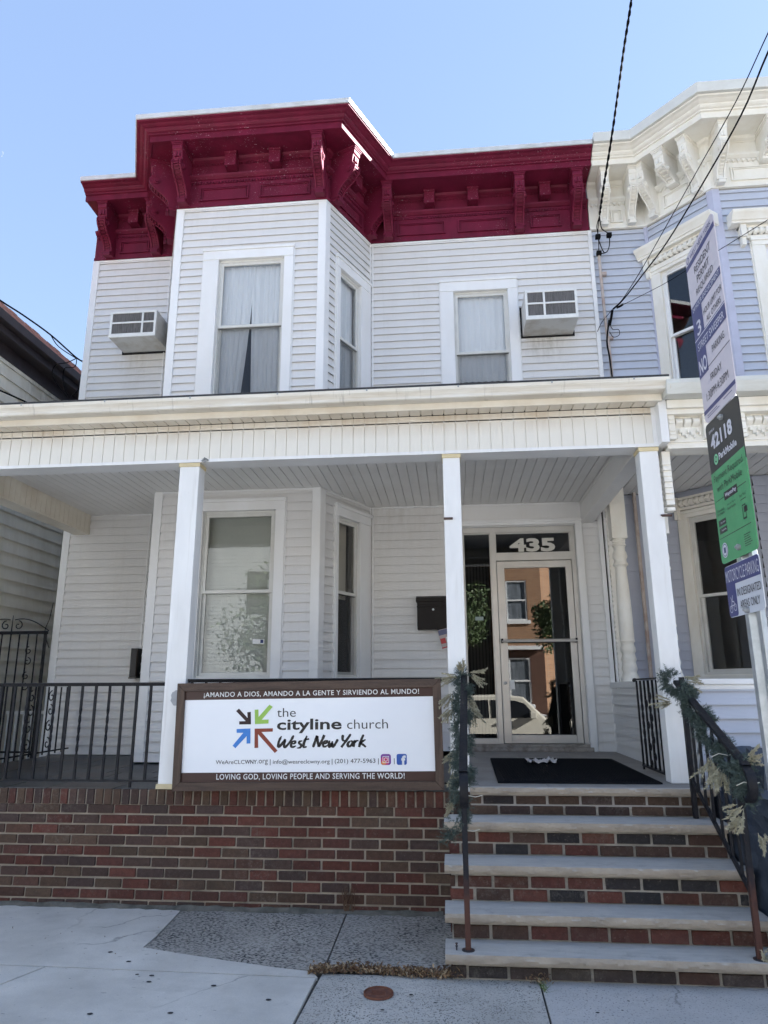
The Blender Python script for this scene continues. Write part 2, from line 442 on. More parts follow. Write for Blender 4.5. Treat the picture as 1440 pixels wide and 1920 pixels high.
def siding(mb, F, u0, u1, w0, w1, ops=(), pitch=.0945, lip=.019, mi=0, phase=0.0):
    old = mb.M; mb.M = F
    k = 0; a = w0-phase
    while a < w1-1e-4:
        b = a+pitch
        lo, hi = max(a, w0), min(b, w1)
        cuts = sorted({lo, hi} | {z for o in ops for z in (o[2], o[3]) if lo < z < hi})
        for p, q in zip(cuts[:-1], cuts[1:]):
            if q-p < 1e-5: continue
            md = (p+q)/2
            iv = [(u0, u1)]
            for o in ops:
                if o[2] < md < o[3]:
                    n = []
                    for s_, e_ in iv:
                        if o[0] > s_: n.append((s_, min(e_, o[0])))
                        if o[1] < e_: n.append((max(s_, o[1]), e_))
                    iv = [x for x in n if x[1]-x[0] > 1e-4]
            vp_, vq = lip*(1-(p-a)/pitch), lip*(1-(q-a)/pitch)
            iv2 = []
            for s_, e_ in iv:
                if e_-s_ > 1.1 and random.random() < .22:
                    c_ = random.uniform(s_+.3, e_-.3); iv2 += [(s_, c_, 0), (c_-.0, e_, .0022)]
                else: iv2.append((s_, e_, 0))
            vp0, vq0 = vp_, vq
            for s_, e_, dv in iv2:
                vp_, vq = vp0+dv, vq0+dv
                wob = random.uniform(-.0008, .0008)
                mb.quad((s_, vp_, p), (e_, vp_+wob, p), (e_, vq+wob, q), (s_, vq, q), mi)
                if p == lo:
                    hh = min(.009, q-p)   # open slot behind the drip edge
                mb.quad((s_, vp_-.0025, p), (e_, vp_+wob-.0025, p), (e_, vp_+wob, p), (s_, vp_, p), mi)
                mb.quad((s_, vp_-.0025, p), (e_, vp_+wob-.0025, p), (e_, vp_+wob-.0035, p+hh), (s_, vp_-.0035, p+hh), mi)
                mb.quad((s_, -.004, p+hh), (e_, -.004, p+hh), (e_, vp_+wob-.0035, p+hh), (s_, vp_-.0035, p+hh), mi)
                mb.quad((s_, -.004, p-.002), (e_, -.004, p-.002), (e_, -.004, p+hh), (s_, -.004, p+hh), mi)
        a = b; k += 1
    mb.M = old

# ------------------------------------------------------------------ ground
def sheet(name, poly, z, m, kind='structure', depth=None):
    mb = MB()
    if depth: mb.prism(poly, 2, z-depth, z)
    else: mb.add([(x, y, z) for x, y in poly], [tuple(range(len(poly)))])
    o = mb.build(name, m); tag(o, kind=kind); return o
sheet('ground', [(-400, -400), (400, -400), (400, 400), (-400, 400)], -.52, M_asphalt)
sheet('sidewalk', [(-60, -3.2), (60, -3.2), (60, .3), (-60, .3)], -.016, M_joint, depth=.55)
sheet('kerb', [(-60, -3.35), (60, -3.35), (60, -3.2), (-60, -3.2)], -.005, M_conc2, depth=.55)
g = .006
sheet('sidewalk_slab_pale', [(-12, .3), (-1.90, .3), (-1.903, .072), (-1.85, -.55), (-1.848, -.753), (-1.60, -.83), (-1.31, -.91), (-1.0, -.99), (-.79, -1.03), (-.745, -1.105), (-2.25, -1.075), (-12, -1.02)], 0, M_conc, depth=.05)
sheet('sidewalk_slab_front', [(-12, -1.032), (-2.262, -1.089), (-2.42, -1.5), (-2.95, -3.19), (-12, -3.19)], 0, M_conc, depth=.05)
sheet('sidewalk_slab_front_centre', [(-2.248, -1.089), (-.752, -1.118), (-.76, -1.637), (-.80, -3.19), (-2.935, -3.19), (-2.41, -1.5)], 0, M_conc, depth=.05)
sheet('sidewalk_slab_pitted', [(-1.895, .3), (-1.893, .072), (-1.84, -.55), (-1.838, -.748), (-1.31, -.90), (-.99, -.98), (-.735, -1.0), (-.762, .3)], -.003, M_agg, depth=.05)
sheet('sidewalk_slab_pitted_step', [(-.752, .3), (-.725, -1.0), (-.30, -.985), (.0, -1.0), (.0, .3)], -.003, M_agg, depth=.05)
sheet('sidewalk_slab_grey', [(-.728, -1.045), (-.3, -1.04), (.402, -1.045), (.396, -1.54), (.37, -3.19), (-.785, -3.19), (-.748, -1.637)], -.004, M_conc2, depth=.05)
sheet('sidewalk_slab_blue', [(.412, -1.045), (8, -1.045), (8, -3.19), (.382, -3.19), (.406, -1.54)], 0, M_conc3, depth=.05)
sheet('sidewalk_edge_left', [(-.728, -1.005), (.0, -.99), (1.7, -.99), (1.7, -1.04), (-.3, -1.035), (-.728, -1.04)], -.010, M_joint)
# mortar berm along the foot of the brick wall
mb = MB()
prev = None
rs = []
x = -4.6
while x < -.1:
    h = .014+.010*random.random(); dd = .03+.035*random.random()
    rs.append([(x, .0, -.01), (x, -dd, -.002), (x, -dd*.5, h*.6), (x, .0, h)])
    x += .06
mb.rings(rs)
tag(mb.build('wall_foot_mortar', mat('dirty_mortar', (.16, .15, .125), .95, (.07, .07, .055), 9, .9, bst=1), smooth=60), kind='structure')

# gum spots on the paving
mb = MB()
def spot(px, py, r):
    n = 12
    mb.add([(px+r*math.cos(2*math.pi*j/n)*random.uniform(.85, 1.15), py+r*.8*math.sin(2*math.pi*j/n)*random.uniform(.85, 1.15), .0025) for j in range(n)], [tuple(range(n))])
for i in range(16):
    spot(random.uniform(-3, .3), random.uniform(-2.4, -1.15), random.uniform(.006, .013))
for p in ((-1.62, -1.16), (-1.6, -1.24), (-1.25, -1.26), (-2.0, -.85), (-1.83, -.98), (-.93, -1.4), (-1.35, -1.58), (-1.72, -1.62)): spot(p[0], p[1], .014)
for i in range(12): spot(random.uniform(.5, 1.6), random.uniform(-1.8, -1.15), random.uniform(.006, .012))
o = mb.build('gum_spots', flat('old_gum', (.045, .045, .05), .8), recalc=False)
tag(o, 'dark flattened gum spots dotted over the sidewalk slabs', 'gum spots', kind='stuff')

# ------------------------------------------------------------------ brick builder
BR_MAIN = [tuple(q*f for q, f in zip(c, (1.25, 1.2, 1.08))) for c in [(.122, .050, .042), (.108, .047, .041), (.104, .058, .048), (.088, .058, .052), (.106, .070, .055), (.130, .052, .043), (.112, .076, .058), (.080, .056, .054), (.108, .061, .048), (.100, .048, .042)]]
BR_STEP = [(.135, .055, .044), (.12, .056, .044), (.105, .062, .048), (.150, .056, .042), (.125, .050, .042), (.050, .046, .048), (.048, .046, .050), (.10, .060, .047), (.135, .062, .046), (.10, .062, .05), (.045, .040, .043)]
def brickrow(mb, x0, x1, y, z0, h, L, j, pal, off=0, depth=.05, rough=.0015):
    x = x0-off
    while x < x1:
        a, b = max(x, x0), min(x+L-j, x1)
        if b-a > .015:
            c = random.choice(pal); q = random.uniform(.8, 1.15)
            dy = random.uniform(-rough, rough); e = [random.uniform(-.0015, .0015) for _ in range(4)]
            mb.box(a+e[0], b+e[1], y+dy, y+depth, z0+e[2], z0+h+e[3], 0, tuple(v*q for v in c))
        x += L

# ------------------------------------------------------------------ the church rowhouse
YW, YB = 2.565, 1.68
house = thing('rowhouse', (-1.35, 2.5, 0), 'two-storey rowhouse with pale vinyl siding, bay, porch and dark red bracketed cornice', 'house')
FW = FR((0, YW, 0), (1, 0, 0), (0, -1, 0))
FB = FR((0, YB, 0), (1, 0, 0), (0, -1, 0))
A = Vector((-1.31, YB, 0)); B = Vector((-.89, YW, 0)); A2 = Vector((-3.06, YB, 0)); B2 = Vector((-3.47, YW, 0))
tdir = (B-A).normalized(); FC = FR(A, tdir, (tdir.y, -tdir.x, 0)); LC = (B-A).length
tl = (A2-B2).normalized(); FL = FR(B2, tl, (tl.y, -tl.x, 0))
mb = MB()
W_UP = (-2.708, -1.661, 4.45, 6.38); W_LO = (-2.60, -1.665, 1.50, 3.39)
WR = (-.02, .915, 4.85, 6.365)
C_UP = (.215, .93, 4.45, 6.36); C_LO = (.262, .945, 1.50, 3.385)
def ins(o, d=.04): return (o[0]+d, o[1]-d, o[2]+d, o[3]-d)
siding(mb, FB, -3.06, -1.31, .79, 3.6, [ins(W_LO)])
siding(mb, FB, -3.06, -1.31, 4.1, 6.935, [ins(W_UP)], phase=.03)
siding(mb, FC, 0, LC, .79, 3.6, [ins(C_LO)])
siding(mb, FC, 0, LC, 4.1, 6.935, [ins(C_UP)], phase=.03)
siding(mb, FL, 0, LC, .79, 3.6); siding(mb, FL, 0, LC, 4.1, 6.935, phase=.03)
siding(mb, FW, -4.5, -3.47, .78, 3.6)
siding(mb, FW, -4.5, -3.47, 4.1, 6.935, phase=.03)
siding(mb, FW, -.89, .05, .83, 3.55)
siding(mb, FW, .05, 1.66, .83, 3.27, [(.12, 1.41, .5, 3.23)])
siding(mb, FW, -.89, 1.84, 4.1, 6.935, [ins(WR)], phase=.03)
# plain band over the door
mb.M = FW; mb.box(.05, 1.66, -.002, .016, 3.275, 3.60); mb.M = Matrix.Identity(4)
mb.box(-4.585, -4.56, 2.6, 12, 0, 7.7); mb.box(1.845, 1.855, 2.7, 12, 0, 7.7)
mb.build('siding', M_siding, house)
# shell behind the siding
mb = MB()
mb.box(-4.56, -4.50, 2.6, 12, 0, 7.7); mb.box(1.80, 1.84, 2.66, 12, 0, 7.7); mb.box(-4.5, 1.8, 11.9, 12, 0, 7.7)
mb.add([(-4.5, 2.60, 7.62), (-3.47, 2.60, 7.62), (-3.06, 1.72, 7.62), (-1.31, 1.72, 7.62), (-.89, 2.60, 7.62), (1.8, 2.60, 7.62), (1.8, 11.9, 7.62), (-4.5, 11.9, 7.62)], [tuple(range(8))])
mb.add([(-4.5, 2.60, 3.95), (-3.47, 2.60, 3.95), (-3.06, 1.72, 3.95), (-1.31, 1.72, 3.95), (-.89, 2.60, 3.95), (1.8, 2.60, 3.95), (1.8, 11.9, 3.95), (-4.5, 11.9, 3.95)], [tuple(range(8))])
mb.box(-4.5, 1.8, 6, 6.1, 0, 7.6)
mb.build('interior_wall', M_room, house)
# corner boards and small trims
mb = MB()
def corner(mb, p, w=.045, z0=.8, z1=3.6, t=.022, bis=None):
    """square corner post standing slightly proud"""
    x, y = p
    mb.box(x-w, x+w, y-w*.9, y+w*.4, z0, z1)
for z0, z1 in ((.79, 3.49), (4.1, 6.95)):
    for p in ((-3.06, YB), (-1.31, YB)):
        s_ = 1 if p[0] < -2 else -1
        xx = p[0]
        FF = FC if s_ < 0 else FL
        mb.M = FB
        if s_ > 0: mb.box(xx-.012, xx+.075, .0, .024, z0, z1)
        else: mb.box(xx-.075, xx+.012, .0, .024, z0, z1)
        mb.M = FF
        if s_ < 0: mb.box(-.012, .075, .0, .022, z0, z1)
        else: mb.box(LC-.075, LC+.012, .0, .022, z0, z1)
    mb.M = FC; mb.box(LC-.03, LC-.012, .0, .02, z0, z1)
    mb.M = FW; mb.box(-.868, -.85, .0, .02, z0, z1); mb.box(-3.51, -3.495, 0, .02, z0, z1)
    mb.box(-4.56, -4.475, -.05, .024, z0 if z0 > 2 else .6, z1)
mb.box(1.815, 1.862, -.01, .03, 4.1, 6.95)
mb.box(1.655, 1.70, 0, .03, .83, 3.49); mb.box(1.715, 1.735, 0, .05, .83, 3.49)
mb.M = Matrix.Identity(4)
pth = [(-4.55, YW), (-3.47, YW), (-3.06, YB), (-1.31, YB), (-.89, YW), (1.84, YW)]
mb.sweep([(0, 6.925), (.026, 6.925), (.026, 6.95), (0, 6.95)], pth)
mb.sweep([(0, 3.472), (.022, 3.472), (.022, 3.489), (0, 3.489)], [(-4.24, YW), (-3.47, YW), (-3.06, YB), (-1.31, YB), (-.89, YW), (1.47, YW)])
mb.build('corner_trim', M_trim, house, bevel=.003)

# ---------------------------------------------------------------- cornice kit
def arcpts(p, n=6):
    out = []
    for i in range(len(p)-1):
        for k in range(n):
            t = k/n; p0 = p[max(i-1, 0)]; p1 = p[i]; p2 = p[i+1]; p3 = p[min(i+2, len(p)-1)]
            out.append(tuple(.5*((2*p1[j])+(-p0[j]+p2[j])*t+(2*p0[j]-5*p1[j]+4*p2[j]-p3[j])*t*t+(-p0[j]+3*p1[j]-3*p2[j]+p3[j])*t**3) for j in range(2)))
    out.append(p[-1]); return out
def bracket_mesh(m, small=False):
    """scrolled cornice bracket; x along the wall, -y outwards, z up, top at z=0"""
    mb = MB(); w = .058
    k = .62 if small else 1
    S = arcpts([(.285, -.225), (.322, -.25), (.318, -.30), (.255, -.375), (.165, -.435), (.105, -.50), (.082, -.56), (.10, -.615)], 5)
    if small: S = [(a*.9+.02, -.225+(b+.225)*.32) for a, b in S]
    poly = [(0, 0), (.335, 0), (.335, -.095), (.318, -.11), (.305, -.205), (.29, -.225)]+S+[(S[-1][0]-.01, S[-1][1]-.02), (0, S[-1][1]-.02)]
    mb.prism([(-a, b) for a, b in poly], 0, -w, w)
    mb.box(-w-.016, w+.016, -.355, -.0, -.028, 0); mb.box(-w-.008, w+.008, -.345, 0, -.045, -.028)
    mb.box(-w-.006, w+.006, -.315, -.25, -.232, -.215)
    # fluted face of the lower block
    for dx in (-.03, .006): mb.box(dx, dx+.024, -.328, -.30, -.19, -.12)
    # ribs along the curve
    for i in range(2, len(S)-3, 2 if not small else 4):
        a, b = S[i], S[i+1]
        d = Vector((b[0]-a[0], b[1]-a[1])).normalized(); nn = Vector((-d.y, d.x))
        if nn.x < 0: nn = -nn
        q = [Vector(a)+nn*.018, Vector(a)+d*.015+nn*.018, Vector(a)+d*.016-nn*.01, Vector(a)-nn*.01]
        mb.prism([(-v.x, v.y) for v in q], 0, -.030, .030)
    for sx in (-1, 1):
        # side strips on the face and round rosette
        for i in range(0, len(S)-2, 2):
            a, b = S[i], S[min(i+2, len(S)-1)]
            d = Vector((b[0]-a[0], b[1]-a[1])).normalized(); nn = Vector((-d.y, d.x))
            if nn.x < 0: nn = -nn
            q = [Vector(a)+nn*.020, Vector(b)+nn*.020, Vector(b)-nn*.004, Vector(a)-nn*.004]
            x0 = sx*.046; mb.prism([(-v.x, v.y) for v in q], 0, x0-.010, x0+.010)
        if True:
            n = 14; c = (.262, -.285) if not small else (.25, -.26); r = .042 if not small else .03
            for rr, t in ((r, .013), (r*.55, .024)):
                mb.prism([(-(c[0]+rr*math.cos(2*math.pi*j/n)), c[1]+rr*math.sin(2*math.pi*j/n)) for j in range(n)], 0, sx*w if sx > 0 else sx*w-t, sx*w+t if sx > 0 else sx*w)
    if not small:
        mb.box(-w-.006, w+.006, -.125, 0, -.605, -.59); mb.box(-w+.012, w-.012, -.128, -.10, -.65, -.61)
    return mb
def cornice(parent, path, m, z_off, brs, blocks, panels, capm, smalls=(), dent=.036, drops=False, bsc=(1, 1)):
    Z = z_off
    mb = MB()
    mb.sweep([(-.02, 6.95+Z), (.02, 6.95+Z), (.02, 7.62+Z), (-.02, 7.62+Z)], path)
    mb.sweep([(.0, 7.60+Z), (.355, 7.60+Z), (.36, 7.588+Z), (.385, 7.588+Z), (.385, 7.665+Z), (.405, 7.667+Z), (.408, 7.682+Z), (.43, 7.69+Z), (.445, 7.705+Z), (.45, 7.72+Z), (.475, 7.728+Z), (.50, 7.742+Z), (.535, 7.748+Z), (.54, 7.762+Z), (.0, 7.762+Z)], path)
    mb.sweep([(.02, 7.315+Z), (.045, 7.32+Z), (.075, 7.345+Z), (.08, 7.365+Z), (.05, 7.375+Z), (.045, 7.395+Z), (.02, 7.40+Z)], path)
    mb.sweep([(.02, 7.555+Z), (.06, 7.575+Z), (.075, 7.60+Z), (.02, 7.60+Z)], path)
    mb.sweep([(.02, 6.952+Z), (.038, 6.952+Z), (.038, 6.985+Z), (.02, 6.985+Z)], path)
    frames = []
    for p, q in zip(path[:-1], path[1:]):
        d = (Vector((*q, 0))-Vector((*p, 0))); frames.append((FR((*p, 0), d, (d.y, -d.x, 0)), d.length))
    for F, L_ in frames:
        mb.M = F; u = .02
        while u < L_-.03:
            if drops:
                mb.add([(u, .042, 7.315+Z), (u+.05, .042, 7.315+Z), (u+.025, .042, 7.275+Z), (u, .02, 7.315+Z), (u+.05, .02, 7.315+Z), (u+.025, .02, 7.275+Z)], [(0, 1, 2), (3, 4, 1, 0), (4, 5, 2, 1), (5, 3, 0, 2)])
                u += .055
            else:
                mb.box(u, u+.02, .02, .036, 7.268+Z, 7.295+Z); mb.box(u+.002, u+.018, .02, .032, 7.522+Z, 7.545+Z); u += dent
        mb.box(.0, L_, .02, .030, 7.295+Z, 7.316+Z); mb.box(.0, L_, .02, .028, 7.545+Z, 7.556+Z)
    for fi, u0, u1 in panels:
        mb.M = frames[fi][0]
        for k, (a, dz, t) in enumerate(((0, 0, .040), (.03, .03, .034))):
            z0, z1 = 7.035+Z+dz*.7, 7.215+Z-dz*.7; x0, x1 = u0+a, u1-a; b = .016 if k == 0 else .008
            mb.box(x0, x1, .02, t, z0, z0+b); mb.box(x0, x1, .02, t, z1-b, z1)
            mb.box(x0, x0+b, .02, t-.001, z0+b, z1-b); mb.box(x1-b, x1, .02, t-.001, z0+b, z1-b)
    mb.M = Matrix.Identity(4)
    co = mb.build('cornice', m, parent)
    mb = MB()
    mb.sweep([(.0, 7.762+Z), (.552, 7.764+Z), (.556, 7.82+Z), (.545, 7.828+Z), (.0, 7.822+Z)], path)
    mb.build('roof_edge_flashing', capm, co)
    br = bracket_mesh(m).build('bracket', m, None, bevel=.0035)
    first = True
    for fi, u in brs:
        F = frames[fi][0]
        Mx = F @ Matrix.Translation((u, .02, 7.60+Z))
        # frame is left-handed: rebuild right-handed (bracket is symmetric in x)
        M2 = Matrix.Identity(4)
        for i in range(3):
            M2[i][0] = -F[i][0]; M2[i][1] = -F[i][1]; M2[i][2] = F[i][2]; M2[i][3] = Mx[i][3]
        if M2.to_3x3().determinant() < 0:
            for i in range(3): M2[i][0] = F[i][0]
        for i in range(3): M2[i][0] *= bsc[0]; M2[i][1] *= bsc[1]
        if first:
            br.parent = co; br.matrix_basis = M2; first = False
        else: dup(br, M2, co)
    if smalls:
        bs = bracket_mesh(m, True).build('small_bracket', m, None, bevel=.003); first = True
        for fi, u in smalls:
            F = frames[fi][0]; P_ = (F @ Vector((u, .02, 7.60+Z)))
            M2 = Matrix.Identity(4)
            for i in range(3):
                M2[i][0] = F[i][0]; M2[i][1] = -F[i][1]; M2[i][2] = F[i][2]; M2[i][3] = P_[i]
            if first: bs.parent = co; bs.matrix_basis = M2; first = False
            else: dup(bs, M2, co)
    bk = None
    for fi, u in blocks:
        F = frames[fi][0]; P_ = (F @ Vector((u, .02, 7.60+Z)))
        M2 = Matrix.Identity(4)
        for i in range(3):
            M2[i][0] = F[i][0]; M2[i][1] = -F[i][1]; M2[i][2] = F[i][2]; M2[i][3] = P_[i]
        if bk is None:
            b = MB(); b.box(-.066, .066, -.13, 0, -.19, 0); b.box(-.074, .074, -.14, 0, -.03, 0)
            bk = b.build('dentil_block', m, None, bevel=.004); bk.parent = co; bk.matrix_basis = M2
        else: dup(bk, M2, co)
    return co
LCh = LC
cornice(house, pth, M_red, 0,
        [(0, .22), (0, .86), (1, .30), (1, .88), (2, .075), (2, 1.70), (3, .12), (3, .86), (4, .245), (4, 1.875), (4, 2.57)],
        [(0, .54), (2, .635), (2, 1.165), (3, .49), (4, .765), (4, 1.315), (4, 2.205)],
        [(0, .34, .74), (2, .25, .84), (2, .97, 1.57), (3, .25, .73), (4, .35, .96), (4, 1.12, 1.74), (4, 2.02, 2.40)], M_roofcap)

# ---------------------------------------------------------------- windows
def ripple(mb, u0, u1, v, w0, w1, amp=.012, waves=7, part=None, seed=0):
    rnd = random.Random(seed); nu = 44; nw = 8; g_ = []
    ph = [rnd.uniform(0, 6.28) for _ in range(3)]
    for j in range(nw+1):
        row = []
        t = j/nw; wz = w0+(w1-w0)*t
        for i in range(nu+1):
            s_ = i/nu
            x = u0+(u1-u0)*s_
            if part:   # pulled aside towards u0 at the bottom
                x = u0+(u1-u0)*s_*(1-part*(1-t)**1.6)
            yy = v+amp*(math.sin(s_*waves*6.28+ph[0])+.5*math.sin(s_*waves*2.3*6.28+ph[1]+t)+.4*math.sin(s_*waves*.7*6.28+ph[2]))
            row.append((x, yy, wz))
        g_.append(row)
    b = len(mb.v); mb.v += [tuple(mb.M @ Vector(p)) for r in g_ for p in r]
    for j in range(nw):
        for i in range(nu):
            a = b+j*(nu+1)+i; mb.f.append([a, a+1, a+nu+2, a+nu+1]); mb.mi.append(0); mb.c.append(None)
def window(parent, F, outer, sash, mid, kind='curtain', tm=None, sm=None, label=None, sill=True, casing=True, screen=True, glass=None):
    """outer: casing rectangle, sash: sash-frame rectangle (u0,u1,w0,w1) in wall frame"""
    tm = tm or M_trim; sm = sm or M_sash; glass = glass or M_glass
    a0, a1, b0, b1 = outer; s0, s1, t0, t1 = sash
    mb = MB(F)
    if casing:
        mb.box(a0, s0, -.004, .034, b0, t1); mb.box(s1, a1, -.004, .034, b0, t1)           # side boards
        mb.box(a0, a1, -.004, .040, t1, b1-.035)                                            # head board
        mb.box(a0-.012, a1+.012, -.004, .052, b1-.035, b1)                                  # drip cap
        mb.box(a0-.014, a0, -.004, .022, b0, b1-.035); mb.box(a1, a1+.014, -.004, .022, b0, b1-.035)
    if sill: mb.box(a0+.02, a1-.02, -.004, .055, b0-.03, t0)
    # reveals
    mb.box(s0-.006, s0, -.13, -.004, t0, t1); mb.box(s1, s1+.006, -.13, -.004, t0, t1)
    mb.box(s0-.006, s1+.006, -.13, -.004, t1, t1+.006); mb.box(s0-.006, s1+.006, -.13, -.004, t0-.006, t0)
    wd = mb.build('window', tm, parent, bevel=.003, label=label)
    f = .032; d = .028
    # fixed frame
    mb = MB(F)
    mb.box(s0, s0+.02, -.075, -.006, t0, t1); mb.box(s1-.02, s1, -.075, -.006, t0, t1); mb.box(s0+.02, s1-.02, -.075, -.006, t1-.025, t1); mb.box(s0+.02, s1-.02, -.075, -.002, t0, t0+.025)
    mb.build('frame', sm, wd, bevel=.002)
    x0, x1 = s0+.02, s1-.02
    def sashm(z0, z1, v):
        mb = MB(F)
        mb.box(x0, x0+f, v-d, v, z0, z1); mb.box(x1-f, x1, v-d, v, z0, z1); mb.box(x0+f, x1-f, v-d, v, z1-f, z1); mb.box(x0+f, x1-f, v-d, v, z0, z0+f)
        mb.build('sash', sm, wd, bevel=.002)
        g_ = MB(F); g_.quad((x0+f, v-.014, z0+f), (x1-f, v-.014, z0+f), (x1-f, v-.014, z1-f), (x0+f, v-.014, z1-f))
        g_.build('pane', glass, wd, recalc=False)
    sashm(mid-.015, t1-.025, -.012); sashm(t0+.025, mid+.018, -.043)
    if screen:
        g_ = MB(F); g_.box(x0, x1, -.030, -.022, mid-.028, mid-.012, 0)
        g_.quad((x0+.012, -.026, t0+.03), (x1-.012, -.026, t0+.03), (x1-.012, -.026, mid-.02), (x0+.012, -.026, mid-.02))
        g_.build('insect_screen', M_screen, wd, recalc=False)
    sd = int(abs(a0*100))
    if kind == 'curtain':
        m1 = MB(F); um = (s0+s1)/2
        ripple(m1, s0+.02, um+.01, -.082, t0, t1, .007, 5, .30, sd); m1.build('curtain', M_curtain, wd, smooth=60, recalc=False)
        m1 = MB(F); ripple(m1, s1-.02, um-.01, -.092, t0, t1, .007, 5, .10, sd+1); m1.build('curtain', M_curtain, wd, smooth=60, recalc=False)
    elif kind == 'lace':
        m1 = MB(F); ripple(m1, s0+.02, s1-.02, -.085, mid-.35, t1, .006, 8, None, sd); m1.build('curtain', M_curtain, wd, smooth=60, recalc=False)
    elif kind == 'shade':
        m1 = MB(F); m1.box(s0+.01, s1-.01, -.125, -.122, t0+.02, t1); m1.build('roller_shade', M_shade, wd)
    elif kind == 'halfshade':
        m1 = MB(F); m1.box(s0+.01, s1-.06, -.125, -.122, mid-.05, t1); m1.build('roller_shade', M_shade2, wd)
    return wd
window(house, FB, W_UP, (-2.53, -1.765, 4.5, 6.235), 5.405, 'curtain', label='upper bay window with parted white curtains')
window(house, FC, C_UP, (.285, .73, 4.5, 6.215), 5.37, 'curtain')
window(house, FW, WR, (.142, .802, 4.88, 6.205), 5.39, 'lace', label='upper right window with a white lace curtain')
window(house, FB, W_LO, (-2.53, -1.765, 1.57, 3.262), 2.425, 'shade', label='ground floor bay window with a grey roller shade', screen=False)
window(house, FC, C_LO, (.31, .73, 1.58, 3.255), 2.45, 'halfshade')
# alarm sticker on the bay pane and small marks
mb = MB(FB); mb.box(-1.975, -1.855, -.0565, -.0555, 1.905, 1.95, 0); mb.box(-1.895, -1.865, -.0555, -.0550, 1.912, 1.945, 1)
st = mb.build('alarm_sticker', [M_white, flat('sticker_blue', (.03, .05, .16))]); tag(st, 'small white and blue alarm sticker on the lower bay window glass', 'sticker')

# ---------------------------------------------------------------- entrance
mb = MB(FW)
mb.box(1.40, 1.475, 0, .045, .83, 3.235); mb.box(.045, .12, 0, .045, .83, 3.235); mb.box(.045, 1.475, 0, .05, 3.235, 3.30); mb.box(.03, 1.49, 0, .062, 3.262, 3.285)
mb.box(1.40, 1.408, -.16, 0, .83, 3.235); mb.box(.112, .12, -.16, 0, .83, 3.235); mb.box(.12, 1.40, -.16, 0, 3.228, 3.235)
ent = mb.build('entrance', M_trim, house, bevel=.003, label='white door surround of the main entrance')
mb = MB(FW)
v0, v1 = -.085, -.02
mb.box(.12, .165, v0, v1, .90, 3.225); mb.box(.468, .522, v0, v1+.004, .90, 3.165); mb.box(1.352, 1.398, v0, v1, .90, 3.165)
mb.box(.165, 1.398, v0, v1+.002, 3.165, 3.225); mb.box(.522, 1.352, v0, v1+.002, 2.845, 2.935)
mb.box(.165, .468, v0, v1, .90, .955)
for x0, x1, z0, z1 in ((.165, .468, .955, 3.165), (.522, 1.352, 2.935, 3.165)):
    mb.box(x0, x0+.012, v0, v1-.02, z0, z1); mb.box(x1-.012, x1, v0, v1-.02, z0, z1); mb.box(x0+.012, x1-.012, v0, v1-.02, z1-.012, z1)
mb.build('entrance_frame', M_alu, ent, bevel=.003)
mb = MB(FW); mb.box(.10, 1.43, -.16, .06, .83, .872); mb.box(.10, 1.43, -.14, .03, .872, .90)
mb.build('threshold', mat('worn_threshold', (.34, .31, .27), .7, (.15, .12, .10), 12, .8), ent, bevel=.004)
mb = MB(FW)
x0, x1, z0, z1 = .528, 1.346, .905, 2.838
mb.box(x0, x0+.082, v0+.01, v1-.008, z0, z1); mb.box(x1-.066, x1, v0+.01, v1-.008, z0, z1); mb.box(x0+.082, x1-.066, v0+.01, v1-.008, z1-.075, z1); mb.box(x0+.082, x1-.066, v0+.01, v1-.008, z0, z0+.085)
mb.build('glass_door', M_alu, ent, bevel=.004)
for nm, (x0, x1, z0, z1) in (('door_pane', (.61, 1.28, .99, 2.763)), ('sidelight_pane', (.165, .468, .955, 3.165)), ('transom_pane', (.522, 1.352, 2.935, 3.165))):
    mb = MB(FW); mb.quad((x0, -.052, z0), (x1, -.052, z0), (x1, -.052, z1), (x0, -.052, z1)); mb.build(nm, M_glassd, ent, recalc=False)
mb = MB(FW)
mb.tube([(.545, .03, 1.955), (1.345, .03, 1.955)], .011, 8); mb.tube([(.545, .03, 1.972), (1.345, .03, 1.972)], .005, 6)
mb.box(.54, .56, -.03, .035, 1.94, 1.985, 1); mb.box(1.325, 1.345, -.03, .035, 1.94, 1.985, 1)
mb.build('push_bar', [M_alu, M_black], ent)
mb = MB(FW); mb.M = FW @ Matrix.Translation((.566, -.028, 1.52)) @ Matrix.Rotation(R(90), 4, 'X'); mb.lathe([(0, 0.0), (.017, 0), (.017, -.008), (.010, -.012), (0, -.012)], 0, 0, 16); mb.M = FW
mb.box(.613, .665, -.050, -.044, 1.455, 1.55, 1)
mb.build('door_lock', [M_galv, M_white], ent)
mb = MB(); FT = FR((0, YW+.049, 0), (1, 0, 0), (0, -1, 0))
mb.text('435', .683, 1.185, 2.945, 3.10, FT, 0, bold=.045, lift=.0)
mb.build('house_number', flat('white_vinyl', (.62, .60, .54)), ent, recalc=False)
mb = MB(FW); mb.box(.27, .36, -.051, -.048, 2.19, 2.23); mb.build('security_sticker', flat('grey_sticker', (.30, .36, .34)), ent)
# inside the entrance
mb = MB()
mb.box(.1, 1.42, 2.80, 2.81, 2.92, 3.2, 0); mb.box(.05, 1.6, 4.6, 4.7, .8, 3.5, 0); mb.box(0.0, .05, 2.7, 4.7, .8, 3.5, 0); mb.box(1.6, 1.65, 2.7, 4.7, .8, 3.5, 0); mb.box(0, 1.65, 2.7, 4.7, 3.45, 3.5, 0); mb.box(0, 1.65, 2.7, 4.7, .8, .84, 0)
mb.build('hallway', M_dark, house)
mb = MB()
for i in range(9): mb.box(.17+i*.036, .17+i*.036+.026, 2.74+(i % 2)*.006, 2.744+(i % 2)*.006, .95, 2.85)
mb.build('vertical_blinds', M_blind, ent)

